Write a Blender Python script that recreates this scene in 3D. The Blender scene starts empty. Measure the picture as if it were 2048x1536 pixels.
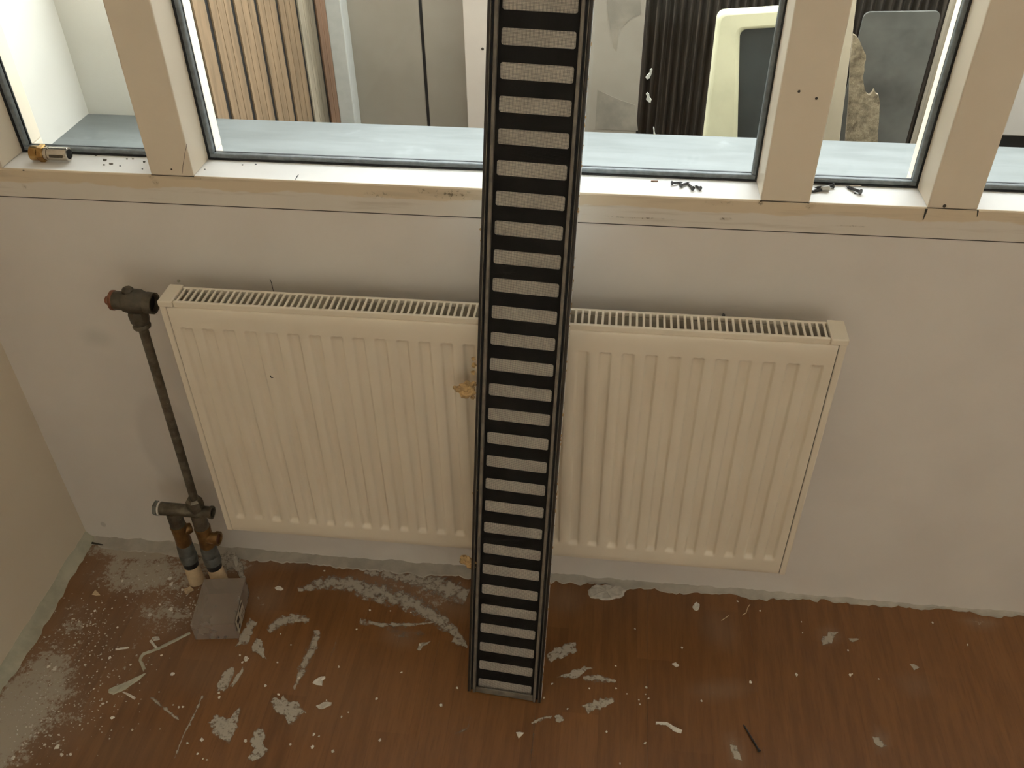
import bpy, bmesh, math, random
from mathutils import Vector, Matrix

sc = bpy.context.scene
col = sc.collection
random.seed(7)

# ------------------------------------------------------------------ camera
CAM = Vector((0.66470, -1.18720, 1.45220)); PITCH, YAW, ROLL, FPX = 0.67740, 0.12280, -0.01430, 1818.47
_f = Vector((-math.sin(YAW) * math.cos(PITCH), math.cos(YAW) * math.cos(PITCH), -math.sin(PITCH)))
_r = Vector((math.cos(YAW), math.sin(YAW), 0)); _u = _r.cross(_f)
CR = math.cos(ROLL) * _r + math.sin(ROLL) * _u
CU = -math.sin(ROLL) * _r + math.cos(ROLL) * _u
CF = _f
cd = bpy.data.cameras.new('camera'); cam = bpy.data.objects.new('camera', cd); col.objects.link(cam)
cd.sensor_fit = 'HORIZONTAL'; cd.sensor_width = 36.0; cd.lens = FPX / 2048 * 36.0; cd.clip_start = .02
cam.matrix_world = Matrix(((CR.x, CU.x, -CF.x, CAM.x), (CR.y, CU.y, -CF.y, CAM.y), (CR.z, CU.z, -CF.z, CAM.z), (0, 0, 0, 1)))
sc.camera = cam
sc.cycles.use_light_tree = False; sc.cycles.max_bounces = 6; sc.cycles.glossy_bounces = 3

# ------------------------------------------------------------------ sky, lights, exposure
W = bpy.data.worlds.new('sky'); sc.world = W; W.use_nodes = True
bg = W.node_tree.nodes['Background']; bg.inputs[0].default_value = (0.94, 0.98, 1.0, 1); bg.inputs[1].default_value = 10.0

def area_light(name, loc, target, sx, sy, power, color):
    d = bpy.data.lights.new(name, 'AREA'); d.shape = 'RECTANGLE'; d.size = sx; d.size_y = sy; d.energy = power; d.color = color
    o = bpy.data.objects.new(name, d); col.objects.link(o); o.location = loc
    o.rotation_euler = (Vector(target) - Vector(loc)).to_track_quat('-Z', 'Y').to_euler()
    return o
# added fill light, set in front of an invented window behind the camera
area_light('rear_fill_light', (1.5, -3.405, 1.62), (1.5, 0, 1.62), 1.9, 1.25, 7.0, (1.0, 0.98, 0.95))
sc.view_settings.view_transform = 'Standard'; sc.view_settings.look = 'None'
sc.view_settings.gamma = 1.0; sc.view_settings.use_curve_mapping = False
sc.view_settings.exposure = 0.0

# ------------------------------------------------------------------ helpers
def ray(u, v): return CF + CR * ((u - 1024) / FPX) - CU * ((v - 768) / FPX)
def at(u, v, ax, val):                      # the point of a known plane that a pixel of the photograph shows
    d = ray(u, v); t = (val - CAM[ax]) / d[ax]; return CAM + d * t
def fl(u, v): return at(u, v, 2, 0.0)

class MB:
    def __init__(s): s.v = []; s.f = []
    def add(s, vs, fs, M=None):
        n = len(s.v)
        s.v += [tuple(M @ Vector(p)) if M is not None else tuple(p) for p in vs]
        s.f += [tuple(i + n for i in f) for f in fs]; return s
    def box(s, x0, x1, y0, y1, z0, z1, M=None):
        vs = [(x0, y0, z0), (x1, y0, z0), (x1, y1, z0), (x0, y1, z0), (x0, y0, z1), (x1, y0, z1), (x1, y1, z1), (x0, y1, z1)]
        return s.add(vs, [(3, 2, 1, 0), (4, 5, 6, 7), (0, 1, 5, 4), (1, 2, 6, 5), (2, 3, 7, 6), (3, 0, 4, 7)], M)
    def lathe(s, prof, a, b, seg=24, closed=True):
        """prof: (distance along axis, radius) from a towards b"""
        a = Vector(a); ax = (Vector(b) - a).normalized()
        t = Vector((0, 0, 1)) if abs(ax.z) < .9 else Vector((1, 0, 0))
        e1 = ax.cross(t).normalized(); e2 = ax.cross(e1)
        vs = []; fs = []
        for d, r in prof:
            for k in range(seg):
                q = 2 * math.pi * k / seg
                vs.append(a + ax * d + (e1 * math.cos(q) + e2 * math.sin(q)) * r)
        n = len(prof)
        for i in range(n - 1):
            for k in range(seg):
                k2 = (k + 1) % seg
                fs.append((i * seg + k, i * seg + k2, (i + 1) * seg + k2, (i + 1) * seg + k))
        if closed:
            fs.append(tuple(range(seg))[::-1]); fs.append(tuple(range((n - 1) * seg, n * seg)))
        return s.add(vs, fs)
    def tube(s, path, r, seg=10):
        path = [Vector(p) for p in path]; vs = []; fs = []
        n = len(path); up = Vector((0, 0, 1))
        for i, p in enumerate(path):
            d = (path[min(i + 1, n - 1)] - path[max(i - 1, 0)]).normalized()
            e1 = d.cross(up if abs(d.z) < .95 else Vector((1, 0, 0))).normalized(); e2 = d.cross(e1)
            rr = r[i] if isinstance(r, (list, tuple)) else r
            for k in range(seg):
                q = 2 * math.pi * k / seg; vs.append(p + (e1 * math.cos(q) + e2 * math.sin(q)) * rr)
        for i in range(n - 1):
            for k in range(seg):
                k2 = (k + 1) % seg; fs.append((i * seg + k, i * seg + k2, (i + 1) * seg + k2, (i + 1) * seg + k))
        fs.append(tuple(range(seg))[::-1]); fs.append(tuple(range((n - 1) * seg, n * seg)))
        return s.add(vs, fs)
    def prism(s, outline, e1, e2, nrm, o, th):
        """closed plate: 2D outline in plane (o,e1,e2), thickness th along nrm"""
        o, e1, e2, nrm = Vector(o), Vector(e1), Vector(e2), Vector(nrm)
        n = len(outline)
        a = [o + e1 * x + e2 * y for x, y in outline]; b = [p + nrm * th for p in a]
        fs = [tuple(range(n)), tuple(range(n, 2 * n))[::-1]]
        for i in range(n):
            j = (i + 1) % n; fs.append((i, i + n, j + n, j))
        return s.add(a + b, fs)
    def build(s, name, mat, parent=None, bevel=0, smooth=False, seg=2, kind=None, origin=None):
        me = bpy.data.meshes.new(name)
        vs = s.v if origin is None else [tuple(Vector(p) - Vector(origin)) for p in s.v]
        me.from_pydata(vs, [], s.f)
        bm = bmesh.new(); bm.from_mesh(me); bmesh.ops.recalc_face_normals(bm, faces=bm.faces); bm.to_mesh(me); bm.free()
        me.materials.append(mat); o = bpy.data.objects.new(name, me); col.objects.link(o)
        if origin is not None: o.location = origin
        if parent is not None: o.parent = parent
        if bevel:
            m = o.modifiers.new('bevel', 'BEVEL'); m.width = bevel; m.segments = seg; m.limit_method = 'ANGLE'; m.angle_limit = .6
        if smooth:
            for p in me.polygons: p.use_smooth = True
            try: me.set_sharp_from_angle(angle=.7)
            except Exception: pass
        if kind: o['kind'] = kind
        return o

def tag(o, label=None, cat=None, group=None, kind=None):
    if label: o['label'] = label
    if cat: o['category'] = cat
    if group: o['group'] = group
    if kind: o['kind'] = kind
    return o
def empty(name, loc=(0, 0, 0), kind=None):
    o = bpy.data.objects.new(name, None); o.empty_display_size = .02; col.objects.link(o); o.location = loc
    if kind: o['kind'] = kind
    return o
def adopt(child, parent):                   # parent a mesh built in world coordinates to an Empty that is not at the origin
    child.parent = parent; child.matrix_parent_inverse = parent.matrix_basis.inverted(); return child

# ------------------------------------------------------------------ materials
class NT:
    def __init__(s, name):
        s.m = bpy.data.materials.new(name); s.m.use_nodes = True; s.t = s.m.node_tree
        s.b = s.t.nodes['Principled BSDF']; s.out = s.t.nodes['Material Output']; s._p = None
    def n(s, typ, **kw):
        x = s.t.nodes.new(typ)
        for k, val in kw.items(): setattr(x, k, val)
        return x
    def l(s, a, b): s.t.links.new(a, b)
    def pos(s):
        if s._p is None: s._p = s.n('ShaderNodeNewGeometry').outputs['Position']
        return s._p
    def noise(s, scale, detail=4, rough=.6, stretch=None, vec=None):
        x = s.n('ShaderNodeTexNoise'); x.inputs['Scale'].default_value = scale; x.inputs['Detail'].default_value = detail; x.inputs['Roughness'].default_value = rough
        v = vec or s.pos()
        if stretch:
            m = s.n('ShaderNodeMapping'); m.inputs['Scale'].default_value = stretch; s.l(v, m.inputs[0]); v = m.outputs[0]
        s.l(v, x.inputs['Vector']); return x.outputs['Fac']
    def ramp(s, fac, lo, hi, a=0.0, b=1.0):
        x = s.n('ShaderNodeMapRange'); x.interpolation_type = 'SMOOTHSTEP'; x.inputs[1].default_value = lo; x.inputs[2].default_value = hi
        x.inputs[3].default_value = a; x.inputs[4].default_value = b; s.l(fac, x.inputs[0]); return x.outputs[0]
    def math(s, op, a, b=None, clamp=False):
        x = s.n('ShaderNodeMath', operation=op); x.use_clamp = clamp
        for i, q in enumerate((a, b)):
            if q is None: continue
            if isinstance(q, (int, float)): x.inputs[i].default_value = q
            else: s.l(q, x.inputs[i])
        return x.outputs[0]
    def mix(s, fac, a, b):
        x = s.n('ShaderNodeMix', data_type='RGBA')
        for i, q in ((0, fac), (6, a), (7, b)):
            if isinstance(q, (int, float)): x.inputs[i].default_value = q
            elif isinstance(q, (tuple, list)): x.inputs[i].default_value = (*q, 1)[:4]
            else: s.l(q, x.inputs[i])
        return x.outputs[2]
    def ell(s, c, r, ang=0, soft=.5):
        """1 inside an ellipsoid around c (world), falling to 0 at its rim"""
        m = s.n('ShaderNodeMapping', vector_type='TEXTURE'); m.inputs['Location'].default_value = c; m.inputs['Rotation'].default_value = (0, 0, ang); m.inputs['Scale'].default_value = r
        s.l(s.pos(), m.inputs[0])
        q = s.n('ShaderNodeVectorMath', operation='LENGTH'); s.l(m.outputs[0], q.inputs[0])
        return s.ramp(q.outputs['Value'], 1.0, soft, 0.0, 1.0)
    def color(s, c):
        if isinstance(c, (tuple, list)): s.b.inputs['Base Color'].default_value = (*c, 1)[:4]
        else: s.l(c, s.b.inputs['Base Color'])
    def bump(s, h, strength=.3, dist=.001):
        x = s.n('ShaderNodeBump'); x.inputs['Strength'].default_value = strength; x.inputs['Distance'].default_value = dist
        s.l(h, x.inputs['Height']); s.l(x.outputs[0], s.b.inputs['Normal'])
    def set(s, rough=.5, metal=0.0, spec=None):
        s.b.inputs['Roughness'].default_value = rough; s.b.inputs['Metallic'].default_value = metal
        if spec is not None: s.b.inputs['Specular IOR Level'].default_value = spec
        return s
def simple(name, c, rough=.5, metal=0.0, var=.12, scale=40, bump=.0, spec=None, stretch=None):
    k = NT(name).set(rough, metal, spec)
    n = k.noise(scale, stretch=stretch)
    d = tuple(x * (1 - var) for x in c); e = tuple(min(1, x * (1 + var)) for x in c)
    k.color(k.mix(k.ramp(n, .3, .7), d, e))
    if bump: k.bump(n, bump)
    return k.m

CREAM = (.69, .585, .45)
M = {}
# wall plaster: greyish off-white with faint cloudy repair patches
k = NT('wall_plaster').set(.75)
n1 = k.noise(3.0, 3); n2 = k.noise(60, 4)
c = k.mix(k.ramp(n1, .35, .65), (.68, .62, .555), (.73, .67, .60))
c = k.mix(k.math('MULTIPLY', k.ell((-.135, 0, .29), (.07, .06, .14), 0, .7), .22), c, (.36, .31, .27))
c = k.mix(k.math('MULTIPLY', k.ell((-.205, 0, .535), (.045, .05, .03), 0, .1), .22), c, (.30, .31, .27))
c = k.mix(k.math('MULTIPLY', k.ell((-.345, 0, .045), (.007, .02, .009), 0, .6), .35), c, (.28, .24, .2))
k.color(c); k.bump(n2, .12); M['wall'] = k.m
k = NT('left_wall_plaster').set(.8)
n1 = k.noise(2.5, 3)
k.color(k.mix(k.ramp(n1, .3, .7), (.68, .59, .465), (.73, .635, .50))); k.bump(k.noise(50, 4), .15); M['wall_left'] = k.m
M['white_wall'] = simple('room_white_paint', (.77, .71, .615), .8, var=.03, scale=3)
# window frame paint
k = NT('cream_frame_paint').set(.42)
k.color(k.mix(k.ramp(k.noise(6, 3), .3, .7), (.70, .60, .465), (.74, .635, .49))); k.bump(k.noise(30, 3), .04); M['frame'] = k.m
# bottom rail: yellowed paint above, smeared grey filler below, mould specks
k = NT('stained_rail_paint').set(.55)
sep = k.n('ShaderNodeSeparateXYZ'); k.l(k.pos(), sep.inputs[0])
edge = k.math('ADD', sep.outputs['Z'], k.math('MULTIPLY', k.math('SUBTRACT', k.noise(9, 4, .6, (1, 1, 3)), .5), .030))
c = k.mix(k.ramp(edge, .8285, .8315), (.69, .625, .535), (.66, .54, .38))
c = k.mix(k.math('MULTIPLY', k.ramp(sep.outputs['Y'], .001, .004), 1.0), c, (.80, .77, .72))
streak = k.ramp(k.noise(5, 4, .6, (1, 1, 14)), .52, .68)
c = k.mix(k.math('MULTIPLY', streak, .30), c, (.40, .31, .21))
spk = k.ramp(k.noise(170, 3, .7), .53, .62)
msk = None
for u, v, ru, rz, w in ((905, 388, .045, .010, 1.), (860, 382, .03, .006, .9), (955, 396, .02, .006, .8), (1520, 404, .006, .006, 1.), (1621, 411, .009, .007, 1.), (303, 353, .006, .006, 1.),
                        (312, 364, .006, .009, .8), (395, 355, .012, .004, .9), (50, 372, .006, .006, .7), (1450, 437, .012, .004, 1.), (1280, 435, .06, .002, .8), (1700, 451, .03, .002, .6), (760, 388, .03, .008, .5), (1440, 405, .03, .006, .5)):
    p = at(u, v, 1, 0.0)
    e = k.math('MULTIPLY', k.ell((p.x, 0, p.z), (ru, .03, rz), 0, .1), w)
    msk = e if msk is None else k.math('MAXIMUM', msk, e)
c = k.mix(k.math('MULTIPLY', k.math('MULTIPLY', spk, msk), .95), c, (.035, .032, .022))
c = k.mix(k.math('MULTIPLY', msk, .35), c, (.38, .27, .15))
k.color(c); k.bump(k.noise(24, 4), .25); M['rail'] = k.m
M['sill'] = simple('white_sill_paint', (.83, .80, .76), .45, var=.03, scale=12)
k = NT('radiator_enamel').set(.38)
k.color(k.mix(k.ramp(k.noise(4, 3), .3, .7), (.74, .645, .505), (.78, .69, .55))); M['radiator'] = k.m
M['convector'] = simple('convector_steel', (.26, .235, .20), .5, .2, .15, 60)
M['seam'] = simple('dark_seam_shade_dirt', (.05, .042, .03), .8)  # dark fill for cracks and chips, also painted shade in the rail gap
M['gasket'] = simple('grey_rubber_gasket', (.20, .225, .235), .38, var=.2, scale=80)
M['gasket_black'] = simple('black_rubber_seal', (.012, .012, .012), .5)
# glass
k = NT('window_glass')
tr = k.n('ShaderNodeBsdfTransparent'); tr.inputs[0].default_value = (.95, .97, .96, 1)
gl = k.n('ShaderNodeBsdfGlossy'); gl.inputs['Roughness'].default_value = .02
fr = k.n('ShaderNodeFresnel'); fr.inputs[0].default_value = 1.25
mx = k.n('ShaderNodeMixShader'); k.l(fr.outputs[0], mx.inputs[0]); k.l(tr.outputs[0], mx.inputs[1]); k.l(gl.outputs[0], mx.inputs[2]); k.l(mx.outputs[0], k.out.inputs[0]); M['glass'] = k.m
# laminate floor with dust
k = NT('red_brown_laminate').set(.42)
oi = k.n('ShaderNodeObjectInfo')
sx = k.n('ShaderNodeSeparateXYZ'); k.l(k.pos(), sx.inputs[0])
fx = k.math('FRACT', k.math('MULTIPLY', k.math('ADD', sx.outputs['X'], 5.8), 1 / .065))      # three printed strips on each board
st = k.math('FLOOR', k.math('MULTIPLY', k.math('ADD', sx.outputs['X'], 5.8), 1 / .065))
wn = k.n('ShaderNodeTexWhiteNoise', noise_dimensions='2D'); cb = k.n('ShaderNodeCombineXYZ')
k.l(st, cb.inputs[0]); k.l(k.math('FLOOR', k.math('ADD', k.math('MULTIPLY', sx.outputs['Y'], 2.1), k.math('MULTIPLY', st, .37))), cb.inputs[1]); k.l(cb.outputs[0], wn.inputs[0])
g1 = k.noise(9, 5, .6, (7, .7, 1)); g2 = k.noise(40, 4, .6, (6, .5, 1))
c = k.mix(k.ramp(g1, .3, .7), (.148, .060, .0185), (.222, .095, .030))
c = k.mix(k.math('MULTIPLY', wn.outputs[0], .55), c, (.29, .128, .042))
c = k.mix(k.math('MULTIPLY', k.math('SUBTRACT', 1.0, k.ramp(fx, 0.0, .02)), .4), c, (.09, .035, .013))
c = k.mix(k.math('MULTIPLY', k.ramp(g2, .45, .75), .35), c, (.12, .048, .018))
c = k.mix(k.math('MULTIPLY', oi.outputs['Random'], .22), c, (.13, .05, .018))
# plaster dust lying on the boards, thick in the corner by the pipes
dn = k.math('ADD', k.math('MULTIPLY', k.noise(38, 5, .72), .55), k.math('MULTIPLY', k.noise(140, 5, .7), .45)); dn = k.math('ADD', .5, k.math('MULTIPLY', k.math('SUBTRACT', dn, .5), 1.9)); dn2 = k.noise(8, 4, .6)
DUST = ((300, 1150, .24, .10, .92, .1), (330, 1225, .16, .11, .72, 0), (270, 1105, .22, .05, 1.0, 0), (90, 1370, .13, .20, .85, .25), (30, 1440, .13, .22, .95, .2), (150, 1240, .10, .12, .62, 0), (200, 1300, .26, .24, .50, 0), (440, 1125, .13, .07, .9, 0),
                           (560, 1120, .12, .035, .5, 0), (800, 1165, .15, .05, .55, -.1), (880, 1190, .12, .08, .62, -.3), (530, 1200, .07, .06, .5, 0), (420, 1330, .14, .09, .34, .3), (120, 1430, .13, .18, .62, .3), (200, 1490, .18, .10, .3, 0),
                           (800, 1275, .06, .035, .5, -.2), (1130, 1200, .05, .05, .35, 0), (1440, 1260, .05, .07, .35, .3), (1440, 1380, .08, .03, .42, .2), (1660, 1270, .03, .03, .5, 0), (1960, 1245, .05, .02, .6, 0), (1830, 1370, .05, .04, .25, 0), (1470, 1500, .02, .05, .6, .3), (1760, 1480, .02, .03, .6, 0), (650, 1380, .2, .14, .16, 0))
DUST = [(fl(u, v).x, fl(u, v).y, a, b, w, ang) for u, v, a, b, w, ang in DUST]
def dust_at(x, y):                           # how thick the dust lies at a spot of the floor, 0 to 1
    best = 0.0
    for cx, cy, a, b, w, ang in DUST:
        dx, dy = x - cx, y - cy; ca, sa = math.cos(ang), math.sin(ang)
        q = math.hypot((dx * ca + dy * sa) / a, (-dx * sa + dy * ca) / b)
        t = min(1, max(0, (1 - q) / .85)); best = max(best, w * t * t * (3 - 2 * t))
    return best
da = k.n('ShaderNodeAttribute'); da.attribute_name = 'dust'; dm = da.outputs['Fac']
thr = k.math('SUBTRACT', k.math('ADD', k.math('MULTIPLY', dn, .75), k.math('MULTIPLY', dn2, .35)), k.math('SUBTRACT', .93, k.math('MULTIPLY', dm, .58)))
thick = k.ramp(thr, -.02, .12)
c = k.mix(k.math('MULTIPLY', dm, .45), c, (.33, .26, .19))
c = k.mix(k.math('MULTIPLY', thick, .85), c, (.46, .41, .33))
k.color(c)
k.l(k.math('ADD', .40, k.math('MULTIPLY', thick, .45), True), k.b.inputs['Roughness'])
k.bump(k.math('ADD', k.math('MULTIPLY', g2, .25), thick), .25, .0012); M['floor'] = k.m
M['underlay'] = simple('dark_underlay', (.04, .03, .02), .9)
# plaster bits
M['plaster'] = simple('dry_plaster', (.55, .51, .44), .85, var=.14, scale=90, bump=.4)
M['plaster_white'] = simple('white_plaster_crumb', (.72, .68, .60), .85, var=.1, scale=120)
M['caulk'] = simple('painted_caulk', (.44, .40, .335), .75, var=.12, scale=25, bump=.3)
M['caulk_green'] = simple('greenish_caulk', (.43, .41, .315), .75, var=.14, scale=25, bump=.3)
def smear_mat(name, c, lo, hi, scale, stretch=None):
    k = NT(name).set(.85); n = k.noise(scale, 6, .7, stretch)
    tr = k.n('ShaderNodeBsdfTransparent'); mx = k.n('ShaderNodeMixShader'); k.color(c)
    at_ = k.n('ShaderNodeAttribute'); at_.attribute_name = 'core'
    k.l(k.ramp(k.math('ADD', n, k.math('MULTIPLY', at_.outputs['Fac'], .42)), lo + .30, hi + .30), mx.inputs[0]); k.l(tr.outputs[0], mx.inputs[1]); k.l(k.b.outputs[0], mx.inputs[2]); k.l(mx.outputs[0], k.out.inputs[0]); return k.m
M['smear'] = smear_mat('thin_plaster_smear', (.45, .40, .33), .20, .44, 75)
M['smear_faint'] = smear_mat('faint_plaster_smear', (.42, .35, .28), .30, .75, 55)
M['smear_thick'] = smear_mat('thick_plaster_smear', (.47, .425, .355), .22, .44, 130)
# strip
M['strip_dark'] = simple('dark_bronze_metal', (.030, .023, .018), .45, .3, .35, 60)
M['strip_black'] = simple('black_channel', (.006, .006, .006), .6)
M['strip_rail'] = simple('grey_weathered_rail', (.165, .145, .115), .5, .2, .25, 50)
M['strip_plate'] = simple('charcoal_slotted_plate', (.020, .019, .0165), .6, 0, .2, 40, spec=.15)
M['strip_back'] = simple('bright_aluminium', (.82, .83, .83), .30, .25, .05, 20)
M['strip_foam'] = simple('grey_beige_filter', (.80, .72, .61), .9, 0, .10, 25)
M['mesh'] = simple('insect_screen_wire', (.016, .014, .012), .6, spec=.15)
M['foam'] = simple('dried_tan_foam', (.44, .29, .13), .9, 0, .35, 90, .5)
# pipework
k = NT('tarnished_steel_pipe').set(.5, .75)
n1 = k.noise(45, 5); c = k.mix(k.ramp(n1, .35, .65), (.11, .096, .07), (.20, .175, .13)); c = k.mix(k.ramp(k.noise(120, 4, .7), .68, .72), c, (.6, .57, .5)); k.color(c); k.bump(n1, .2); M['pipe'] = k.m
M['brass_old'] = simple('dull_brass_casting', (.105, .088, .062), .55, .6, .25, 70, .35)
M['brass'] = simple('brown_brass', (.25, .14, .055), .42, .75, .22, 60, .2)
M['copper'] = simple('bare_copper', (.20, .085, .05), .4, .8, .2, 60)
M['zinc'] = simple('grey_zinc_fitting', (.15, .155, .14), .48, .5, .2, 70, .2)
M['black_bore'] = simple('black_bore', (.006, .005, .004), .8)
M['ptfe'] = simple('white_thread_tape', (.62, .58, .52), .7)
M['sleeve'] = simple('cream_plastic_sleeve', (.62, .47, .29), .6, var=.1, scale=60)
k = NT('brass_fitting_metal').set(.25, 1.0); k.color(k.mix(k.ramp(k.noise(60, 3), .35, .65), (.36, .21, .075), (.52, .34, .14))); M['brass_new'] = k.m
M['chrome'] = simple('nickel_fitting', (.62, .57, .50), .22, 1.0, .1, 60)
M['steel'] = simple('screw_steel', (.11, .11, .115), .4, .8, .3, 200)
M['plug'] = simple('grey_wall_plug', (.55, .53, .48), .6)
# frosted plastic box
k = NT('dusty_frosted_plastic').set(.45)
tr = k.n('ShaderNodeBsdfTransparent'); tr.inputs[0].default_value = (.93, .91, .88, 1)
k.color(k.mix(k.ramp(k.noise(40, 5), .35, .7), (.47, .40, .335), (.52, .45, .38)))
mx = k.n('ShaderNodeMixShader'); k.l(k.ramp(k.noise(25, 5), .2, .8, .34, .42), mx.inputs[0]); k.l(tr.outputs[0], mx.inputs[1]); k.l(k.b.outputs[0], mx.inputs[2]); k.l(mx.outputs[0], k.out.inputs[0]); M['frost'] = k.m
M['label'] = simple('cream_label_paper', (.52, .46, .36), .7, var=.06)
M['ink'] = simple('dark_brown_ink', (.045, .026, .02), .7)
# outdoors
k = NT('white_render').set(.85); n = k.noise(20, 5)
c = k.mix(k.ramp(k.noise(3, 3), .3, .7), (.58, .55, .49), (.64, .615, .555)); k.color(c); k.bump(n, .3); M['render'] = k.m
k = NT('grey_zinc_ledge').set(.45)
n = k.noise(9, 5, .6, (1, 5, 1)); c = k.mix(k.ramp(n, .3, .7), (.102, .110, .106), (.132, .142, .138)); c = k.mix(k.ramp(k.noise(7, 4), .60, .70), c, (.18, .192, .188)); k.color(c); M['ledge'] = k.m
M['wood'] = simple('varnished_pine_board', (.225, .148, .085), .5, 0, .22, 14, .1, stretch=(6, 6, .5))
M['wood_red'] = simple('reddish_timber', (.30, .17, .10), .55, 0, .2, 14, stretch=(6, 6, .5))
M['wood_grey'] = simple('greyed_timber', (.36, .30, .22), .6, 0, .2, 14, stretch=(6, 6, .5))
M['pale_metal'] = simple('pale_grey_profile', (.50, .50, .47), .5, var=.05)
k = NT('grey_beige_board').set(.6); c = k.mix(k.ramp(k.noise(5, 4), .3, .7), (.30, .26, .21), (.36, .315, .26)); k.color(c); M['board'] = k.m
M['pink_post'] = simple('pinkish_white_post', (.58, .50, .43), .6, var=.05, scale=8)
M['cement'] = simple('smeared_cement', (.265, .23, .185), .85, var=.2, scale=15)
M['dark_corr'] = simple('dark_corrugated_sheet', (.040, .031, .023), .55, var=.4, scale=20, stretch=(4, 4, .4))
M['cream_foam'] = simple('cream_moulded_rim', (.56, .525, .35), .6, var=.08, scale=12)
M['cream_board'] = simple('cream_board_paint', (.50, .42, .31), .6, var=.06, scale=10)
M['dark_pane'] = simple('dark_slate_panel', (.035, .04, .038), .5, var=.15, scale=15)
M['grey_plate'] = simple('dusty_grey_plate', (.105, .102, .090), .5, var=.35, scale=8)
k = NT('torn_fibre_board').set(.95); n = k.noise(60, 6, .75); c = k.mix(k.ramp(n, .3, .7), (.14, .105, .065), (.40, .325, .215)); k.color(c); k.bump(n, 1.0, .004); M['fibre'] = k.m
M['pale_board'] = simple('pale_pink_board', (.55, .50, .45), .6, var=.06, scale=5)
M['ground'] = simple('dark_yard_concrete', (.16, .14, .12), .9, var=.2)

# ------------------------------------------------------------------ the room
XL, XR, YB, ZC = -.392, 3.0, -3.4, 2.5
ZS, ZSEAM, YG, ZLEDGE = .8493, .8030, .059, .819
floor = MB().box(XL, XR, YB, .0, -.03, -.0085).build('floor', M['underlay'], kind='structure')
tag(floor, 'red-brown laminate floor strewn with plaster dust', 'floor')
PW, PL = .195, 1.285
pm = None; rowx = .200 - 4 * PW; r = 0
while rowx < XR:
    x0, x1 = max(rowx, XL), min(rowx + PW, XR)
    if x1 - x0 > .01:
        y1 = 0.0; first = (.62, .98, 1.2)[r % 3]
        while y1 > YB + .01:
            y0 = max(YB, y1 - (first if y1 == 0.0 else PL))
            b = MB().box(x0 + .00012, x1 - .00012, y0 + .00012, y1 - .00012, -.0083, 0.0)
            near = y1 > -.8 and x0 < 1.9
            if near:                          # boards in view: a fine grid on top carries the dust
                b = MB().box(x0 + .00012, x1 - .00012, y0 + .00012, y1 - .00012, -.0083, -.0004)
                nx_, ny_ = max(2, int((x1 - x0) / .013)), max(2, int((y1 - y0) / .013)); n0 = len(b.v)
                gv = [(x0 + .00012 + (x1 - x0 - .00024) * i / nx_, y0 + .00012 + (y1 - y0 - .00024) * j / ny_, 0.0) for j in range(ny_ + 1) for i in range(nx_ + 1)]
                b.add(gv, [(j * (nx_ + 1) + i, j * (nx_ + 1) + i + 1, (j + 1) * (nx_ + 1) + i + 1, (j + 1) * (nx_ + 1) + i) for j in range(ny_) for i in range(nx_)])
            o = b.build('plank', M['floor'], floor)
            if near:
                at_d = o.data.attributes.new('dust', 'FLOAT', 'POINT'); at_d.data.foreach_set('value', [dust_at(p[0], p[1]) for p in b.v])
            y1 = y0
    rowx += PW; r += 1
wf = MB().box(XL - .1, XR + .1, .0, .14, -.06, ZSEAM - .0012).build('wall_front', M['wall'], kind='structure'); tag(wf, 'off-white plastered wall below the window', 'wall')
wl = MB().box(XL - .1, XL, YB - .1, .0, -.06, ZC).build('wall_left', M['wall_left'], kind='structure'); tag(wl, 'cream plastered side wall at the left', 'wall')
wr = MB().box(XR, XR + .1, YB - .1, .0, -.06, ZC).build('wall_right', M['white_wall'], kind='structure'); tag(wr, 'white side wall at the far right', 'wall')
wb = MB()
wb.box(XL - .1, XR + .1, YB - .1, YB, -.06, .95); wb.box(XL - .1, XR + .1, YB - .1, YB, 2.3, ZC); wb.box(XL - .1, .5, YB - .1, YB, .95, 2.3); wb.box(2.5, XR + .1, YB - .1, YB, .95, 2.3)
tag(wb.build('wall_back', M['white_wall'], kind='structure'), 'white wall behind the viewer with an added window opening', 'wall')
tag(MB().box(XL - .1, XR + .1, YB - .1, .14, ZC, ZC + .1).build('ceiling', M['white_wall'], kind='structure'), 'white ceiling of the room', 'ceiling')
# crack and scuffs in the plaster
ck = empty('hairline_crack', (.13, 0, .655)); ck.parent = wf
for i, pts in enumerate(([(540, 558), (543, 566), (545, 574), (547, 583)],)):
    b = MB(); b.tube([at(u, v, 1, -.0002) for u, v in pts], .0005, 5); adopt(b.build('crack_line', M['seam']), ck)
b = MB(); p = at(1447, 629, 1, -.002); b.lathe([(0, .0016), (.004, .0016), (.004, .003), (.006, .0025)], (p.x, .001, p.z), (p.x, -.01, p.z - .002), 8); b.build('wall_screw', M['steel'], wf)
p = at(357, 562, 1, -.001); b = MB(); b.lathe([(0, .0028), (.002, .0022)], (p.x, .0, p.z), (p.x, -.01, p.z), 8); b.build('filler_dab', M['caulk_green'], wf)

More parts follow.
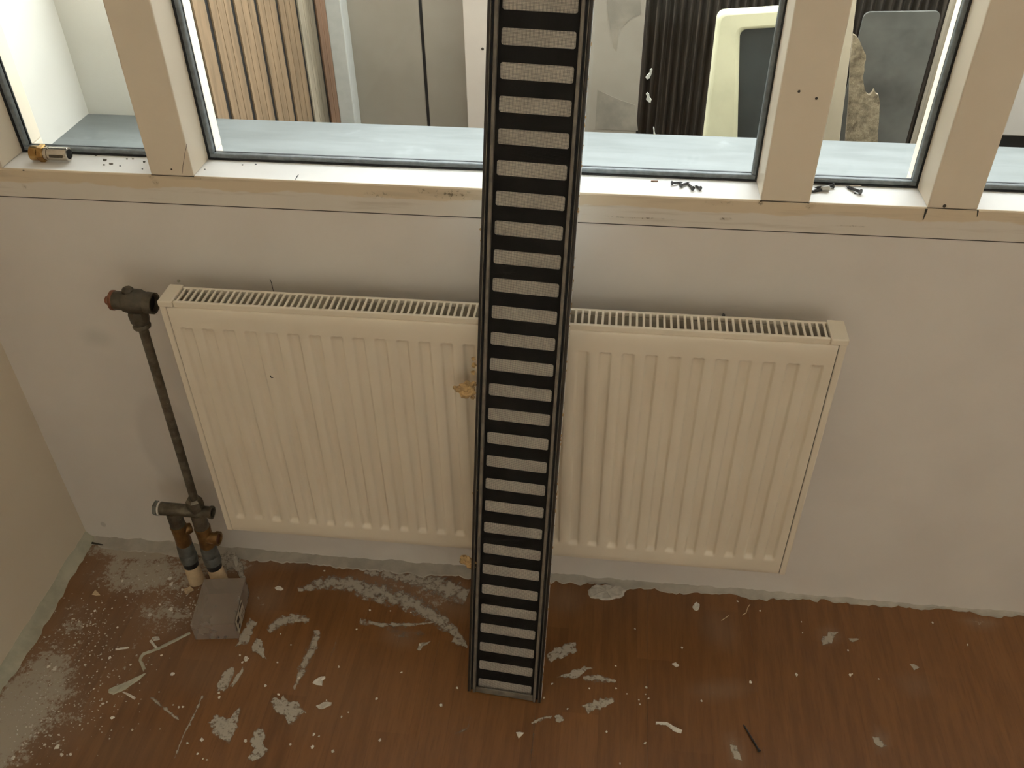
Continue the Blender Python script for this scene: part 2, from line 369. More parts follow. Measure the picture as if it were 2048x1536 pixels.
# caulk along the foot of the walls (irregular fillets)
def fillet(name, pts, out, up, mat, jit, seed, step=.012):
    """irregular fillet along a straight line p->q; out: unit vector into the room"""
    rnd = random.Random(seed); p, q = Vector(pts[0]), Vector(pts[1]); n = int((q - p).length / step); b = MB(); vs = []; fs = []
    a1 = b1 = 0
    for i in range(n + 1):
        c = p.lerp(q, i / n); a1 = a1 * .8 + rnd.uniform(-1, 1) * jit * .5; b1 = b1 * .7 + rnd.uniform(-1, 1) * jit * .3
        w = max(.0025, out[1](i / n) + a1); h = max(.003, up(i / n) + b1)
        o = Vector(out[0])
        vs += [c, c + o * w, c + o * (w * .93) + Vector((0, 0, .0022)), c + o * w * .35 + Vector((0, 0, h * .45)), c + Vector((0, 0, h))]
    for i in range(n):
        for k2 in range(4): fs.append((i * 5 + k2, i * 5 + k2 + 1, (i + 1) * 5 + k2 + 1, (i + 1) * 5 + k2))
    b.add(vs, fs); return b.build(name, mat, smooth=True, kind='structure')
def wfront(t):
    x = XL + t * (XR - XL)
    if x < .6: return .024
    return .016 if x < 1.02 else (.013 if x < 1.12 else .006)
tag(fillet('trim_1', ((XL, 0, 0), (XR, 0, 0)), ((0, -1, 0), wfront), lambda t: .006, M['caulk'], .0085, 3, .007), 'lumpy grey caulk along the foot of the window wall', 'caulk')
tag(fillet('trim_2', ((XL, -2.2, 0), (XL, 0, 0)), ((1, 0, 0), lambda t: .022), lambda t: .020, M['caulk_green'], .006, 5, .009), 'greenish caulk along the foot of the left wall', 'caulk')
p = at(185, 1074, 1, -.02)
b = MB(); b.tube([(XL + .021, -.021, .008), (XL + .03, -.0215, .007), (XL + .045, -.022, .006)], [.0025, .002, .001], 6); b.build('corner_gap', M['seam'], wf)

# ------------------------------------------------------------------ the window
win = empty('window_1', kind='structure'); tag(win, 'cream painted window frame with four upright posts', 'window')
ZT = 2.25; YO = .115
posts = [(XL, -.258), (-.021, .0457), (.8729, .9403), (1.0983, 1.1649), (1.99, 2.057), (2.86, XR)]
rail = MB()
rail.add([(XL, -.0015, ZSEAM), (XR, -.0015, ZSEAM), (XR, -.0015, ZS - .002), (XL, -.0015, ZS - .002), (XL, .0, ZS), (XR, .0, ZS), (XL, .002, ZS), (XR, .002, ZS), (XR, .002, ZSEAM), (XL, .002, ZSEAM)],
         [(0, 1, 2, 3), (3, 2, 5, 4), (4, 5, 7, 6), (6, 7, 8, 9), (9, 8, 1, 0)])
rail.build('rail_face', M['rail'], win)
MB().box(XL, XR, .002, .0765, ZSEAM, ZS).build('sill', M['sill'], win)
MB().box(XL, XR, .0, YO, ZT, ZC).build('head_rail', M['frame'], win)
post_objs = [MB().box(a, b, -.0015, YO, ZS, ZT).box(a, b, .0772, YO, ZLEDGE, ZS).build('post', M['frame'], win, bevel=.002) for a, b in posts]
for i in range(5):
    x0, x1 = posts[i][1], posts[i + 1][0]
    g = MB(); a = .0035
    # grey gasket with a rounded face and a thin black seat line, running round the opening
    for (ya, yb, w, mat, nm) in ((.0570, .0605, .0022, 'gasket_black', 'seal_line'), (.0605, .0700, .0082, 'gasket', 'gasket')):
        g = MB()
        g.box(x0, x1, ya, yb, ZS, ZS + w); g.box(x0, x1, ya, yb, ZT - w, ZT); g.box(x0, x0 + w, ya, yb, ZS + w, ZT - w); g.box(x1 - w, x1, ya, yb, ZS + w, ZT - w)
        g.build(nm, M[mat], win, bevel=.002 if nm == 'gasket' else 0)
    g = MB(); w = .0055
    g.box(x0, x1, .0755, .0785, ZS, ZS + w); g.box(x0, x0 + w, .0755, .0785, ZS + w, ZT); g.box(x1 - w, x1, .0755, .0785, ZS + w, ZT); g.build('outer_seal', M['gasket_black'], win)
    MB().box(x0 + .001, x1 - .001, .0703, .0753, ZS + .001, ZT - .001).build('pane', M['glass'], win)
for pi, (u, v, rr) in enumerate(((343, 339, .0016), (1598, 183, .0020), (1633, 197, .0020), (1889, 412, .0026))):
    p = at(u, v, 1, -.0017); b = MB(); b.lathe([(0, rr), (.0006, rr * .9)], (p.x, -.0012, p.z), (p.x, -.1, p.z), 10)
    b.build('screw_hole', M['seam'], post_objs[1 if pi == 0 else (2 if pi < 3 else 3)])
b = MB(); b.tube([at(u, v, 1, -.0018) for u, v in ((374, 288), (370, 305), (366, 330), (364, 347))], .0003, 4); b.build('paint_crack', M['seam'], post_objs[1])
for pts, r in (([(1853, 418), (1850, 428), (1846, 440)], [.0018, .0014, .0006]), ([(1956, 421), (1954, 433)], [.0012, .0005])):
    b = MB(); b.tube([at(u, v, 1, -.0016) for u, v in pts], r, 6); b.build('joint_gap', M['seam'], win)
b = MB()
for a, c in posts[1:4]: b.box(a, c, -.00165, -.0010, ZS - .0004, ZS + .0004)
b.build('joint_line', M['seam'], win)
MB().box(XL, XR, -.0012, .0, ZSEAM - .0016, ZSEAM - .0002).build('seam_shade_line', M['seam'], win)  # dark strip standing in for the shade in the gap under the rail
# added rear window, unseen; its opaque sheet keeps the sky light out
rw = empty('added_rear_window', kind='structure'); MB().box(.5, 2.5, YB - .020, YB - .012, .95, 2.3).build('sky_block_sheet', M['white_wall'], rw); tag(rw, 'added white framed window behind the viewer, made to hold the fill light', 'window')
for a in ((.5, .56), (1.47, 1.53), (2.44, 2.5)): MB().box(a[0], a[1], YB - .08, YB - .02, .95, 2.3).build('stile', M['frame'], rw)
MB().box(.5, 2.5, YB - .08, YB - .02, .95, 1.0).build('rail', M['frame'], rw); MB().box(.5, 2.5, YB - .08, YB - .02, 2.25, 2.3).build('rail', M['frame'], rw)

# ------------------------------------------------------------------ outdoors
tag(MB().box(-.275, 2.4, .0770, .285, ZLEDGE - .05, ZLEDGE).build('ledge', M['ledge'], kind='structure', bevel=.002), 'grey weathered outer ledge beyond the glass', 'ledge')
MBo = MB(); MBo.box(-1.0, -.272, YO, 1.4, 0, 1.10); MBo.box(-.272, -.052, .285, .62, 0, 1.10)
tag(MBo.build('wall_outer_left', M['render'], kind='structure'), 'white rendered outer wall with a corner above the ledge', 'wall')
tag(MB().box(-1.0, 3.0, .14, 1.4, -.05, .30).build('ground', M['ground'], kind='structure'), 'dark yard floor below the ledge', 'ground')
tag(MB().box(-1.0, 3.0, 1.0, 1.1, .30, 1.25).build('wall_outer_back', M['board'], kind='structure'), 'grey-beige wall at the back of the yard', 'wall')
tag(MB().box(2.4, 2.5, YO, 1.0, .30, 1.25).build('wall_outer_right', M['render'], kind='structure'), 'white rendered outer wall at the far right', 'wall')
# pine cladding: boards standing in line along the white block
clad = empty('pine_board_screen', (-.03, .33, .30)); tag(clad, 'screen of varnished pine boards with dark gaps, left of the grey profile', 'board screen')
A0 = Vector((-.0276, .33)); D0 = Vector((math.cos(math.radians(84)), math.sin(math.radians(84)))); N0 = Vector((D0.y, -D0.x))
Mrot = Matrix(((D0.x, N0.x, 0, A0.x), (D0.y, N0.y, 0, A0.y), (0, 0, 1, 0), (0, 0, 0, 1)))
adopt(MB().box(-.05, .51, -.014, -.0030, .30, 1.25, Mrot).build('gap_shade_sheet', M['strip_black']), clad)  # black sheet painted in as the shade between the boards
for i in range(-1, 6):
    s0 = i * .0845 + .0065; s1 = (i + 1) * .0845 - .0065
    if i == -1: s0 = -.045
    b = MB(); t3 = (s1 - s0) / 3 if i >= 0 else (s1 - s0)
    q = s0
    while q < s1 - .001:
        b.box(q + .0007, q + t3 - .0007, -.009, .0, .30, 1.25, Mrot); q += t3
    b.box(s0, s1, -.009, -.0012, .30, 1.25, Mrot)
    mm = M['wood'] if i < 4 else (M['wood_grey'] if i == 4 else M['wood_red'])
    adopt(b.build('board', mm), clad)
def slab(name, u0, u1, y, z1, th, mat, label, cat, z0=.30, v=120, bevel=.002, group=None):
    x0 = at(u0, v, 1, y).x; x1 = at(u1, v, 1, y).x
    o = MB().box(x0, x1, y, y + th, z0, z1).build(name, mat, bevel=bevel); tag(o, label, cat, group); return o
slab('metal_profile', 664.5, 695, .70, 1.2, .05, M['pale_metal'], 'pale grey upright profile beside the pine screen', 'profile')
slab('panel', 696, 845, .745, 1.2, .02, M['board'], 'wide grey-beige panel left of the dark upright gap', 'panel')
slab('panel', 851, 935, .745, 1.2, .02, M['board'], 'narrow grey-beige panel between dark gap and pinkish post', 'panel')
slab('gap_shade_strip', 843, 853, .7475, 1.2, .01, M['strip_black'], 'thin black strip standing in for the shaded gap between the two grey-beige panels', 'strip')  # black strip put in as the shade of the gap between panels
po = slab('timber_post', 930, 1010, .69, 1.2, .05, M['pink_post'], 'pinkish white upright post behind the slotted strip', 'post')
p = at(965, 98, 1, .689); b = MB(); b.lathe([(0, .003), (.0015, .0025)], (p.x, .69, p.z), (p.x, 0, p.z), 10); b.build('screw_hole', M['seam'], po)
pn = slab('panel', 1060, 1283, .745, 1.2, .02, M['board'], 'grey-beige panel with cement smears right of the slotted strip', 'panel')
for pts in (([(1214, 0), (1216, 30), (1221, 60), (1226, 95), (1233, 104), (1238, 60), (1262, 36), (1283, 28), (1281, 0)]), ([(1195, 180), (1240, 200), (1270, 210), (1276, 262), (1190, 258)])):
    o = [at(u, v, 1, .7445) for u, v in pts]; b = MB(); b.prism([(q.x, q.z) for q in o], (1, 0, 0), (0, 0, 1), (0, 1, 0), (0, .7442, 0), .001); b.build('cement_smear', M['cement'], pn)
# corrugated sheet
b = MB(); vs = []; fs = []; n = 0; x0 = at(1283, 120, 1, .80).x; x1 = 1.33; N = 300
for i in range(N + 1):
    x = x0 + (x1 - x0) * i / N; y = .80 + .007 * math.sin(2 * math.pi * x / .018 + .6 * math.sin(x * 40))
    vs += [(x, y, .30), (x, y, 1.2), (x, y + .002, 1.2), (x, y + .002, .30)]
for i in range(N):
    for k2 in range(4): fs.append((i * 4 + k2, i * 4 + (k2 + 1) % 4, (i + 1) * 4 + (k2 + 1) % 4, (i + 1) * 4 + k2))
b.add(vs, fs); tag(b.build('corrugated_sheet', M['dark_corr'], smooth=True), 'dark brown corrugated sheet standing in the yard', 'sheet')
# cream rimmed panel
cr = empty('rimmed_panel', (.95, .5, .30)); tag(cr, 'dark slate panel with a thick rounded cream rim, leaning outside', 'panel')
def rrect(x0, x1, z0, z1, r, n=6, r4=None):
    out = []
    rs = r4 or (r, r, r, r)
    for (cx, cz, a0, rr) in ((x1 - rs[0], z1 - rs[0], 0, rs[0]), (x0 + rs[1], z1 - rs[1], 90, rs[1]), (x0 + rs[2], z0 + rs[2], 180, rs[2]), (x1 - rs[3], z0 + rs[3], 270, rs[3])):
        for i in range(n + 1):
            q = math.radians(a0 + 90 * i / n); out.append((cx + rr * math.cos(q), cz + rr * math.sin(q)))
    return out
def ring(outer, inner, e1, e2, nrm, o, th):
    o, e1, e2, nrm = Vector(o), Vector(e1), Vector(e2), Vector(nrm); n = len(outer); P = lambda l, t: [o + e1 * x + e2 * y + nrm * t for x, y in l]
    vs = P(outer, 0) + P(inner, 0) + P(outer, th) + P(inner, th); fs = []
    for i in range(n):
        j = (i + 1) % n
        fs += [(i, j, n + j, n + i), (2 * n + i, 3 * n + i, 3 * n + j, 2 * n + j), (i, 2 * n + i, 2 * n + j, j), (n + i, n + j, 3 * n + j, 3 * n + i)]
    return vs, fs
e1 = Vector((.232, -.012, .024)).normalized(); e2 = Vector((0, .10, .995)).normalized(); nn = e1.cross(e2)
o0 = at(1435, 25, 1, .50) ; o0 = o0 - e2 * (.56)
inner = [(x + (.11 * (.527 - y) if x < .1 else 0), y) for x, y in rrect(.043, .150, .05, .527, .012)]
b = MB(); b.add(*ring(rrect(0, .180, 0, .56, .012), inner, e1, e2, -nn, o0, .035))
adopt(b.build('rim', M['cream_foam'], bevel=.008, smooth=True, seg=3), cr)
b = MB(); b.prism(rrect(.03, .160, .03, .54, .005), e1, e2, -nn, o0 + (-nn) * .020, .006); adopt(b.build('dark_panel', M['dark_pane']), cr)
# cream board leaning next to it
qa, qb, qc = at(1717, -30, 1, .50), at(1679, 283, 1, .50), at(1640, -30, 1, .50)
dz = (qb - qa) / (qb.z - qa.z); foot = qa + dz * (.30 - qa.z); wq = qa.x - qc.x
b = MB(); b.prism([(qa.x, qa.z), (foot.x, .30), (foot.x - wq, .30), (qa.x - wq, qa.z)], (1, 0, 0), (0, 0, 1), (0, 1, 0), (0, .50, 0), .012)
tag(b.build('cream_board', M['cream_board'], bevel=.001), 'plain cream board leaning outside, left of the torn fibrous board', 'board')
# torn fibre board
pts = [(1690, 283), (1697, 200), (1700, 120), (1706, 68), (1712, 71), (1718, 79), (1722, 88), (1726, 98), (1731, 108), (1731, 118), (1728, 128), (1728, 140), (1725, 152), (1727, 168), (1729, 178), (1733, 186), (1738, 189), (1744, 184), (1748, 177), (1751, 186), (1756, 188), (1759, 204), (1758, 222), (1757, 245), (1755, 262), (1755, 330), (1690, 330)]
b = MB(); q = [at(u, v, 1, .56) for u, v in pts]; b.prism([(a.x, a.z) for a in q], (1, 0, 0), (0, 0, 1), (0, 1, 0), (0, .556, 0), .008)
b.box(1.07, 1.13, .556, .564, .30, min(a.z for a in q) + .002)
tag(b.build('torn_fibre_board', M['fibre']), 'torn brown fibrous board standing before the dusty grey plate', 'board')
q0 = at(1729, 24, 1, .62); q1 = at(1884, 22, 1, .62); wdt = (q1 - q0).length
e1 = (q1 - q0).normalized(); e2 = Vector((.02, .06, 1)).normalized(); nn = e1.cross(e2)
b = MB(); H_ = .60; b.prism(rrect(0, wdt, 0, H_, .012), e1, e2, nn, q0 - e2 * H_, -.006)
tag(b.build('grey_plate', M['grey_plate'], bevel=.001), 'dusty dark grey plate with rounded top corners leaning outside', 'plate')
slab('timber_batten', 1893, 1906, .70, 1.2, .03, M['wood_grey'], 'narrow brown-grey upright batten right of the dusty grey plate', 'batten', v=60)
pb = empty('pale_cabinet', (1.7, .62, .30)); tag(pb, 'pale pinkish cabinet with a dark foot strip, at the far right outside', 'cabinet')
zb = at(2015, 272, 1, .60).z
adopt(MB().box(1.335, 2.1, .60, .95, zb, 1.2).build('carcass', M['pale_board'], bevel=.003), pb)
adopt(MB().box(1.335, 2.1, .61, .95, .30, zb - .001).build('plinth', M['strip_black']), pb)
# plaster splashes on the outer face of the glass
for i, (pts, lab) in enumerate((([(1303, 137), (1305, 139), (1303, 148), (1299, 157), (1294, 159), (1291, 155), (1294, 150), (1299, 146), (1300, 139)], 'topmost of the white plaster splashes stuck to the glass'),
                   ([(1295, 185), (1298, 188), (1299, 194), (1303, 199), (1301, 206), (1296, 203), (1292, 199), (1294, 193), (1292, 188)], 'middle white plaster splash stuck to the glass'),
                   ([(1307, 253), (1309, 258), (1309, 263), (1311, 269), (1307, 270), (1307, 262), (1306, 256)], 'lowest white plaster splash on the glass, just above the ledge'))):
    q = [at(u, v, 1, .0758) for u, v in pts]; b = MB(); b.prism([(a.x, a.z) for a in q], (1, 0, 0), (0, 0, 1), (0, 1, 0), (0, .0755, 0), .0012)
    tag(b.build('plaster_splash', M['plaster_white']), lab, 'plaster splash', 'plaster splashes on the glass')

# ------------------------------------------------------------------ radiator
rad = empty('radiator', (.5, -.075, .175)); tag(rad, 'cream fluted panel radiator mounted on the wall under the window', 'radiator')
YF, ZB, ZP, ZCAP, PIT = -.100, .1753, .6786, .6895, .0341
def groove(x, z):
    kx = (x - .5) / PIT; dx = abs(kx - round(kx)) * PIT
    if abs(round(kx)) > 14: return 0
    fx = 1 - min(1, max(0, (dx - .0054) / .0050)); fx = fx * fx * (3 - 2 * fx)
    ft = 1 - min(1, max(0, (z - (ZTG - .004)) / .0055)); fb = min(1, max(0, (z - (ZBG - .006)) / .0095))
    return .0058 * fx * ft * ft * (3 - 2 * ft) * fb * fb * (3 - 2 * fb)
ZTG, ZBG = .6408, .2160
xs = [0.0]
for i in range(29):
    c0 = .5 + (i - 14) * PIT
    for d in (-.0106, -.0093, -.0079, -.0066, -.0054, 0, .0054, .0066, .0079, .0093, .0106): xs.append(c0 + d)
xs += [1.0]
zs = [ZB + .004, .19, .2055, .2080, .2105, .213, .2155, .218, .2205, .223, .30, .40, .50, .58, .630, .6365, .6385, .6405, .642, .644, .66, ZP - .004]
vs = []; fs = []
rowsz = [(ZB, .006)] + [(ZB + .0012, .0018)] + [(z, None) for z in zs] + [(ZP - .0012, .0014), (ZP, .0060), (ZP, .012)]
for z, off in rowsz:
    for x in xs: vs.append((x, YF + (groove(x, z) if off is None else off), z))
nx = len(xs)
for j in range(len(rowsz) - 1):
    for i in range(nx - 1): fs.append((j * nx + i, j * nx + i + 1, (j + 1) * nx + i + 1, (j + 1) * nx + i))
b = MB(); b.add(vs, fs); fp = b.build('front_panel', M['radiator'], smooth=True); adopt(fp, rad)
p = at(543, 753, 1, YF); b = MB(); b.prism([(-.0022, .002), (-.001, .0025), (-.0005, -.0005), (.003, -.001), (.0025, -.0025), (-.001, -.003), (-.0025, -.001)], (1, 0, 0), (0, 0, 1), (0, -1, 0), (p.x, YF + .0002, p.z), .0004)
b.build('paint_chip', M['seam'], fp)
# back panel, convector fins, sides, caps, grille
adopt(MB().box(.0, 1.0, -.058, -.054, ZB, ZP).build('back_panel', M['radiator']), rad)
b = MB(); vs = []; fs = []; n = 0; x = .012; k2 = 0
while x < .988:
    y = -.060 if k2 % 4 in (0, 1) else -.088
    vs += [(x, y, ZB + .03), (x, y, ZP - .022)]; x += .0022 if k2 % 2 else .0065; k2 += 1
for i in range(len(vs) // 2 - 1): fs.append((2 * i, 2 * i + 2, 2 * i + 3, 2 * i + 1))
b.add(vs, fs); adopt(b.build('convector_fins', M['convector']), rad)
adopt(MB().box(.004, .996, -.0920, -.0885, ZB + .01, ZP - .006).build('inner_panel', M['convector']), rad)
for s, (xa, xb, ca, cb) in enumerate(((-.0122, -.0012, -.0125, .0105), (1.0012, 1.0122, .9880, 1.0128))):
    adopt(MB().box(xa, xb, YF + .001, -.052, ZB - .001, ZCAP - .004).build('side_panel', M['radiator'], bevel=.002), rad)
    adopt(MB().box(min(xa, xb) + (.0105 if s == 0 else -.001), max(xa, xb) + (.001 if s == 0 else -.0105), YF + .0022, -.06, ZB + .004, ZP - .004).build('side_seam', M['seam']), rad)
    adopt(MB().box(ca, cb, YF - .0008, -.0510, ZCAP - .0105, ZCAP).build('end_cap', M['radiator'], bevel=.0018), rad)
GZ = ZCAP - .0022
gr = MB()
gr.box(.0105, .9880, YF + .0030, YF + .0085, GZ - .0095, GZ)        # front lip
gr.box(.0105, .9880, -.0580, -.0530, GZ - .0080, GZ)                # rear lip
gro = gr.build('top_grille', M['radiator'], bevel=.0012); adopt(gro, rad)
bar = None; NB = 98
for i in range(NB):
    x = .0105 + (.9880 - .0105) * (i + .5) / NB
    if bar is None:
        bar = MB().box(-.0017, .0017, YF + .0080, -.0575, GZ - .0030, GZ - .0004).build('grille_bar', M['radiator']); o = bar
    else:
        o = bar.copy(); col.objects.link(o)
    o.location = (x, 0, 0); o.parent = gro

# ------------------------------------------------------------------ pipework
YP = -.085
pw = empty('pipework', (-.094, YP, 0)); tag(pw, 'tarnished riser pipe with tee valve, brass couplings and cream sleeves', 'pipe')
def part(b, name, mat, smooth=True, bevel=0, parent=None):
    o = b.build(name, M[mat], smooth=smooth, bevel=bevel)
    if parent is None: adopt(o, pw)
    else: o.parent = parent
    return o
XA, XB_, ZM = -.118, -.070, .2045
P0 = Vector((-.0672, YP, .232)); P1 = Vector((-.0585, YP, .640))
part(MB().lathe([(0, .0076), ((P1 - P0).length, .0076)], P0, P1, 20), 'riser_pipe', 'pipe')
# tee valve on top
ZTE = .676
v0 = Vector((-.0585, YP, 0))
tee = part(MB().lathe([(0, .0135), (.004, .0150), (.018, .0148), (.019, .0175), (.030, .0200), (.044, .0195), (.050, .0165), (.058, .0150)], (-.0930, YP, ZTE), (0, YP, ZTE), 24), 'tee_body', 'brass_old')
b = MB(); b.lathe([(0, .0115), (.004, .0132), (.007, .0150), (.0225, .0158), (.030, .0130), (.036, .012)], (-.0588, YP, .6335), (-.0588, YP, .7), 8); part(b, 'union_nut', 'brass_old', smooth=True)
b = MB(); b.lathe([(0, .0135), (.0035, .0142), (.0075, .0120)], (-.0592, YP, .6275), (-.0588, YP, .7), 20); part(b, 'union_collar', 'brass_old')
b = MB(); b.lathe([(0, .0095), (.006, .0092), (.009, .007), (.0105, .003)], (-.0640, YP, ZTE + .0150), (-.0640, YP, .8), 8); part(b, 'valve_cap', 'brass_old', smooth=False)
b = MB(); b.lathe([(0, .0165), (.002, .0172), (.004, .0166), (.006, .0172), (.008, .0166), (.010, .0172), (.012, .0166), (.0135, .0170), (.0135, .0140), (.002, .0135)], (-.0395, YP, ZTE - .001), (0, YP - .002, ZTE - .002), 24, closed=False); part(b, 'open_thread', 'brass_old')
b = MB(); b.lathe([(0, .0138), (.0004, .0138)], (-.0335, YP, ZTE - .001), (0, YP - .002, ZTE - .002), 24); part(b, 'thread_bore', 'black_bore')
b = MB(); b.lathe([(0, .0140), (.0015, .0160), (.0050, .0160), (.0065, .0145)], (-.0960, YP, ZTE), (-.06, YP, ZTE), 24); part(b, 'copper_ring', 'copper')
b = MB(); b.lathe([(0, .0055), (.001, .0068), (.006, .0072), (.012, .0085)], (-.1050, YP, ZTE - .001), (-.06, YP, ZTE), 8); part(b, 'copper_plug', 'copper', smooth=False)
# manifold
b = MB(); b.lathe([(0, .0120), (.002, .0128), (.062, .0122), (.078, .0115), (.094, .0110), (.097, .0125), (.101, .0125), (.101, .0090), (.096, .0088)], (-.1400, YP, ZM), (0, YP, ZM), 24, closed=False); mf = part(b, 'manifold', 'pipe')
b = MB(); b.lathe([(0, .0087), (.0004, .0087)], (-.0440, YP, ZM), (0, YP, ZM), 20); part(b, 'manifold_bore', 'black_bore')
b = MB(); b.lathe([(0, .0135), (.001, .0148), (.008, .0148), (.009, .0135)], (-.1525, YP, ZM), (0, YP, ZM), 6); part(b, 'blanking_cap', 'zinc', smooth=False)
b = MB(); b.lathe([(0, .0135), (.0035, .0138)], (-.1437, YP, ZM), (0, YP, ZM), 24); part(b, 'thread_tape', 'ptfe')
b = MB(); b.lathe([(0, .0135), (.006, .0152), (.012, .0158), (.026, .0150), (.031, .0110)], (-.0690, YP, .2090), (-.0672, YP, .5), 6); part(b, 'compression_nut', 'pipe', smooth=False)
for nm, X, out in (('left', XA, None), ('right', XB_, 1)):
    b = MB(); b.lathe([(0, .0140), (.040, .0140)], (X, YP, .1600), (X, YP, .5), 22); part(b, 'upper_coupling', 'pipe')
    b = MB(); b.lathe([(0, .0152), (.0025, .0155), (.005, .0146)], (X, YP, .1570), (X, YP, .5), 22); part(b, 'brass_collar', 'brass')
    b = MB(); b.lathe([(0, .0142), (.004, .0150), (.024, .0142), (.042, .0148), (.0475, .0140)], (X, YP, .1095), (X, YP, .5), 22)
    part(b, 'brass_body', 'brass')
    if out:
        b = MB(); b.lathe([(0, .0115), (.016, .0115), (.0165, .0140), (.0235, .0140), (.0235, .0105), (.017, .0100)], (X + .006, YP - .002, .1350), (X + 1, YP - .05, .1350), 22, closed=False); part(b, 'drain_stub', 'brass')
        b = MB(); b.lathe([(0, .0103), (.0004, .0103)], (X + .0255, YP - .003, .1350), (X + 1, YP - .05, .1350), 20); part(b, 'stub_disc', 'copper')
    else:
        b = MB(); b.lathe([(0, .0110), (.014, .0110), (.020, .0095), (.0215, .006)], (X + .002, YP, .1440), (X + .3, YP + .22, .1440), 22); part(b, 'drain_stub', 'brass')
    b = MB(); b.lathe([(0, .0145), (.0020, .0165), (.020, .0168), (.0225, .0150), (.0245, .0150), (.0265, .0162), (.044, .0155), (.0525, .0138)], (X - .001, YP, .0580), (X, YP, .5), 22); part(b, 'zinc_nut', 'zinc')
    b = MB(); b.lathe([(0, .0125), (.002, .0146), (.0165, .0150)], (X - .0015, YP, .0420), (X, YP, .5), 22); part(b, 'black_seal', 'gasket_black')
    b = MB(); b.lathe([(0, .0168), (.003, .0160), (.0445, .0150)], (X + (.003 if out else .001), YP - .003, .0), (X - .0015, YP, .044), 22); part(b, 'floor_sleeve', 'sleeve')

# ------------------------------------------------------------------ plastic box
bx = empty('plastic_box', (-.033, -.165, 0)); bx.rotation_euler = (0, 0, math.radians(8)); tag(bx, 'dusty frosted clear plastic box lying before the floor sleeves', 'box')
def rrprism(b, x0, x1, y0, y1, z0, z1, r):
    b.prism(rrect(x0, x1, y0, y1, r, 4), (1, 0, 0), (0, 1, 0), (0, 0, 1), (0, 0, z0), z1 - z0)
bm = MB(); hw, hd, hz, t = .0405, .0540, .046, .0010
bm.box(-hw, hw, -hd, hd, hz - t, hz); bm.box(-hw, hw, -hd, -hd + t, 0, hz - t); bm.box(-hw, hw, hd - t, hd, 0, hz - t)
bm.box(-hw, -hw + t, -hd + t, hd - t, 0, hz - t); bm.box(hw - t, hw, -hd + t, hd - t, 0, hz - t)
bm.build('shell', M['frost'], bx, bevel=.0008)
lb = MB().box(hw + .0001, hw + .0005, -.046, .006, .004, .040).build('label', M['label'], bx)
ik = MB(); ik.box(hw + .0005, hw + .0007, -.040, -.026, .022, .034); ik.build('print_block', M['ink'], lb)
ik = MB(); ik.prism([(math.cos(q * .5236) * .005 - .034, math.sin(q * .5236) * .0055 + .012) for q in range(12)], (0, 1, 0), (0, 0, 1), (1, 0, 0), (hw + .0005, 0, 0), .0002); ik.build('print_dot', M['ink'], lb)
ik = MB(); ik.box(hw + .0005, hw + .0007, -.018, .003, .031, .037); ik.build('print_line', M['ink'], lb)
for i in range(3): MB().box(hw + .0005, hw + .0007, -.016, .003, .008 + i * .005, .0095 + i * .005).build('print_line', M['ink'], lb)

# ------------------------------------------------------------------ slotted strip leaning on the radiator
SB = Vector((.5303, -.2862, .0)); SW, LEAN, XLN, SYAW, SLEN, STH = .132, .2363, .0125, -.064, 1.375, .0165
a0 = Vector((math.cos(SYAW), math.sin(SYAW), 0)); n0 = Vector((-math.sin(SYAW), math.cos(SYAW), 0))
up0 = Vector((0, 0, 1)) * math.cos(LEAN) + n0 * math.sin(LEAN)
SE1 = a0 * math.cos(XLN) - up0 * math.sin(XLN); SE2 = up0 * math.cos(XLN) + a0 * math.sin(XLN); SN = SE1.cross(SE2)      # SN points to the viewer
st = empty('vent_strip', SB); tag(st, 'long dark slotted metal vent strip with insect mesh, leaning on the radiator', 'vent strip')
SMx = Matrix(((SE1.x, SE2.x, SN.x, SB.x), (SE1.y, SE2.y, SN.y, SB.y), (SE1.z, SE2.z, SN.z, SB.z), (0, 0, 0, 1)))
st.matrix_world = SMx                                         # local: x across, y along, z towards the viewer (front face z = 0)
hw = SW / 2; L0 = .0035
def sp(b, name, mat, **kw): return b.build(name, M[mat], st, **kw)
for s in (-1, 1):
    X = lambda a, c: (min(s * a, s * c), max(s * a, s * c))
    b = MB(); b.box(*X(hw, hw - .0038), L0, SLEN, -.0105, -.0005); sp(b, 'outer_lip', 'strip_dark', bevel=.0008)
    b = MB(); b.box(*X(hw - .0040, hw - .0050), L0, SLEN, -.0085, .0003); sp(b, 'edge_bead', 'strip_rail', bevel=.0003)
    b = MB(); b.box(*X(hw - .0052, hw - .0090), L0, SLEN, -.0115, -.0075); sp(b, 'channel', 'strip_black')
    b = MB(); b.box(*X(hw - .0092, hw - .0142), L0, SLEN, -.0090, .0004); sp(b, 'inner_rail', 'strip_rail', bevel=.0012)
    b = MB(); b.box(*X(hw + .0002, hw - .010), L0, SLEN, -STH, -.0108); sp(b, 'back_flange', 'strip_back', bevel=.0006)
b = MB(); b.box(-hw + .0102, hw - .0102, L0, SLEN, -STH, -.0150); sp(b, 'back_plate', 'strip_back')
b = MB(); b.box(-.0515, .0515, L0 + .001, SLEN - .001, -.0145, -.0085); sp(b, 'filter_backing', 'strip_foam')
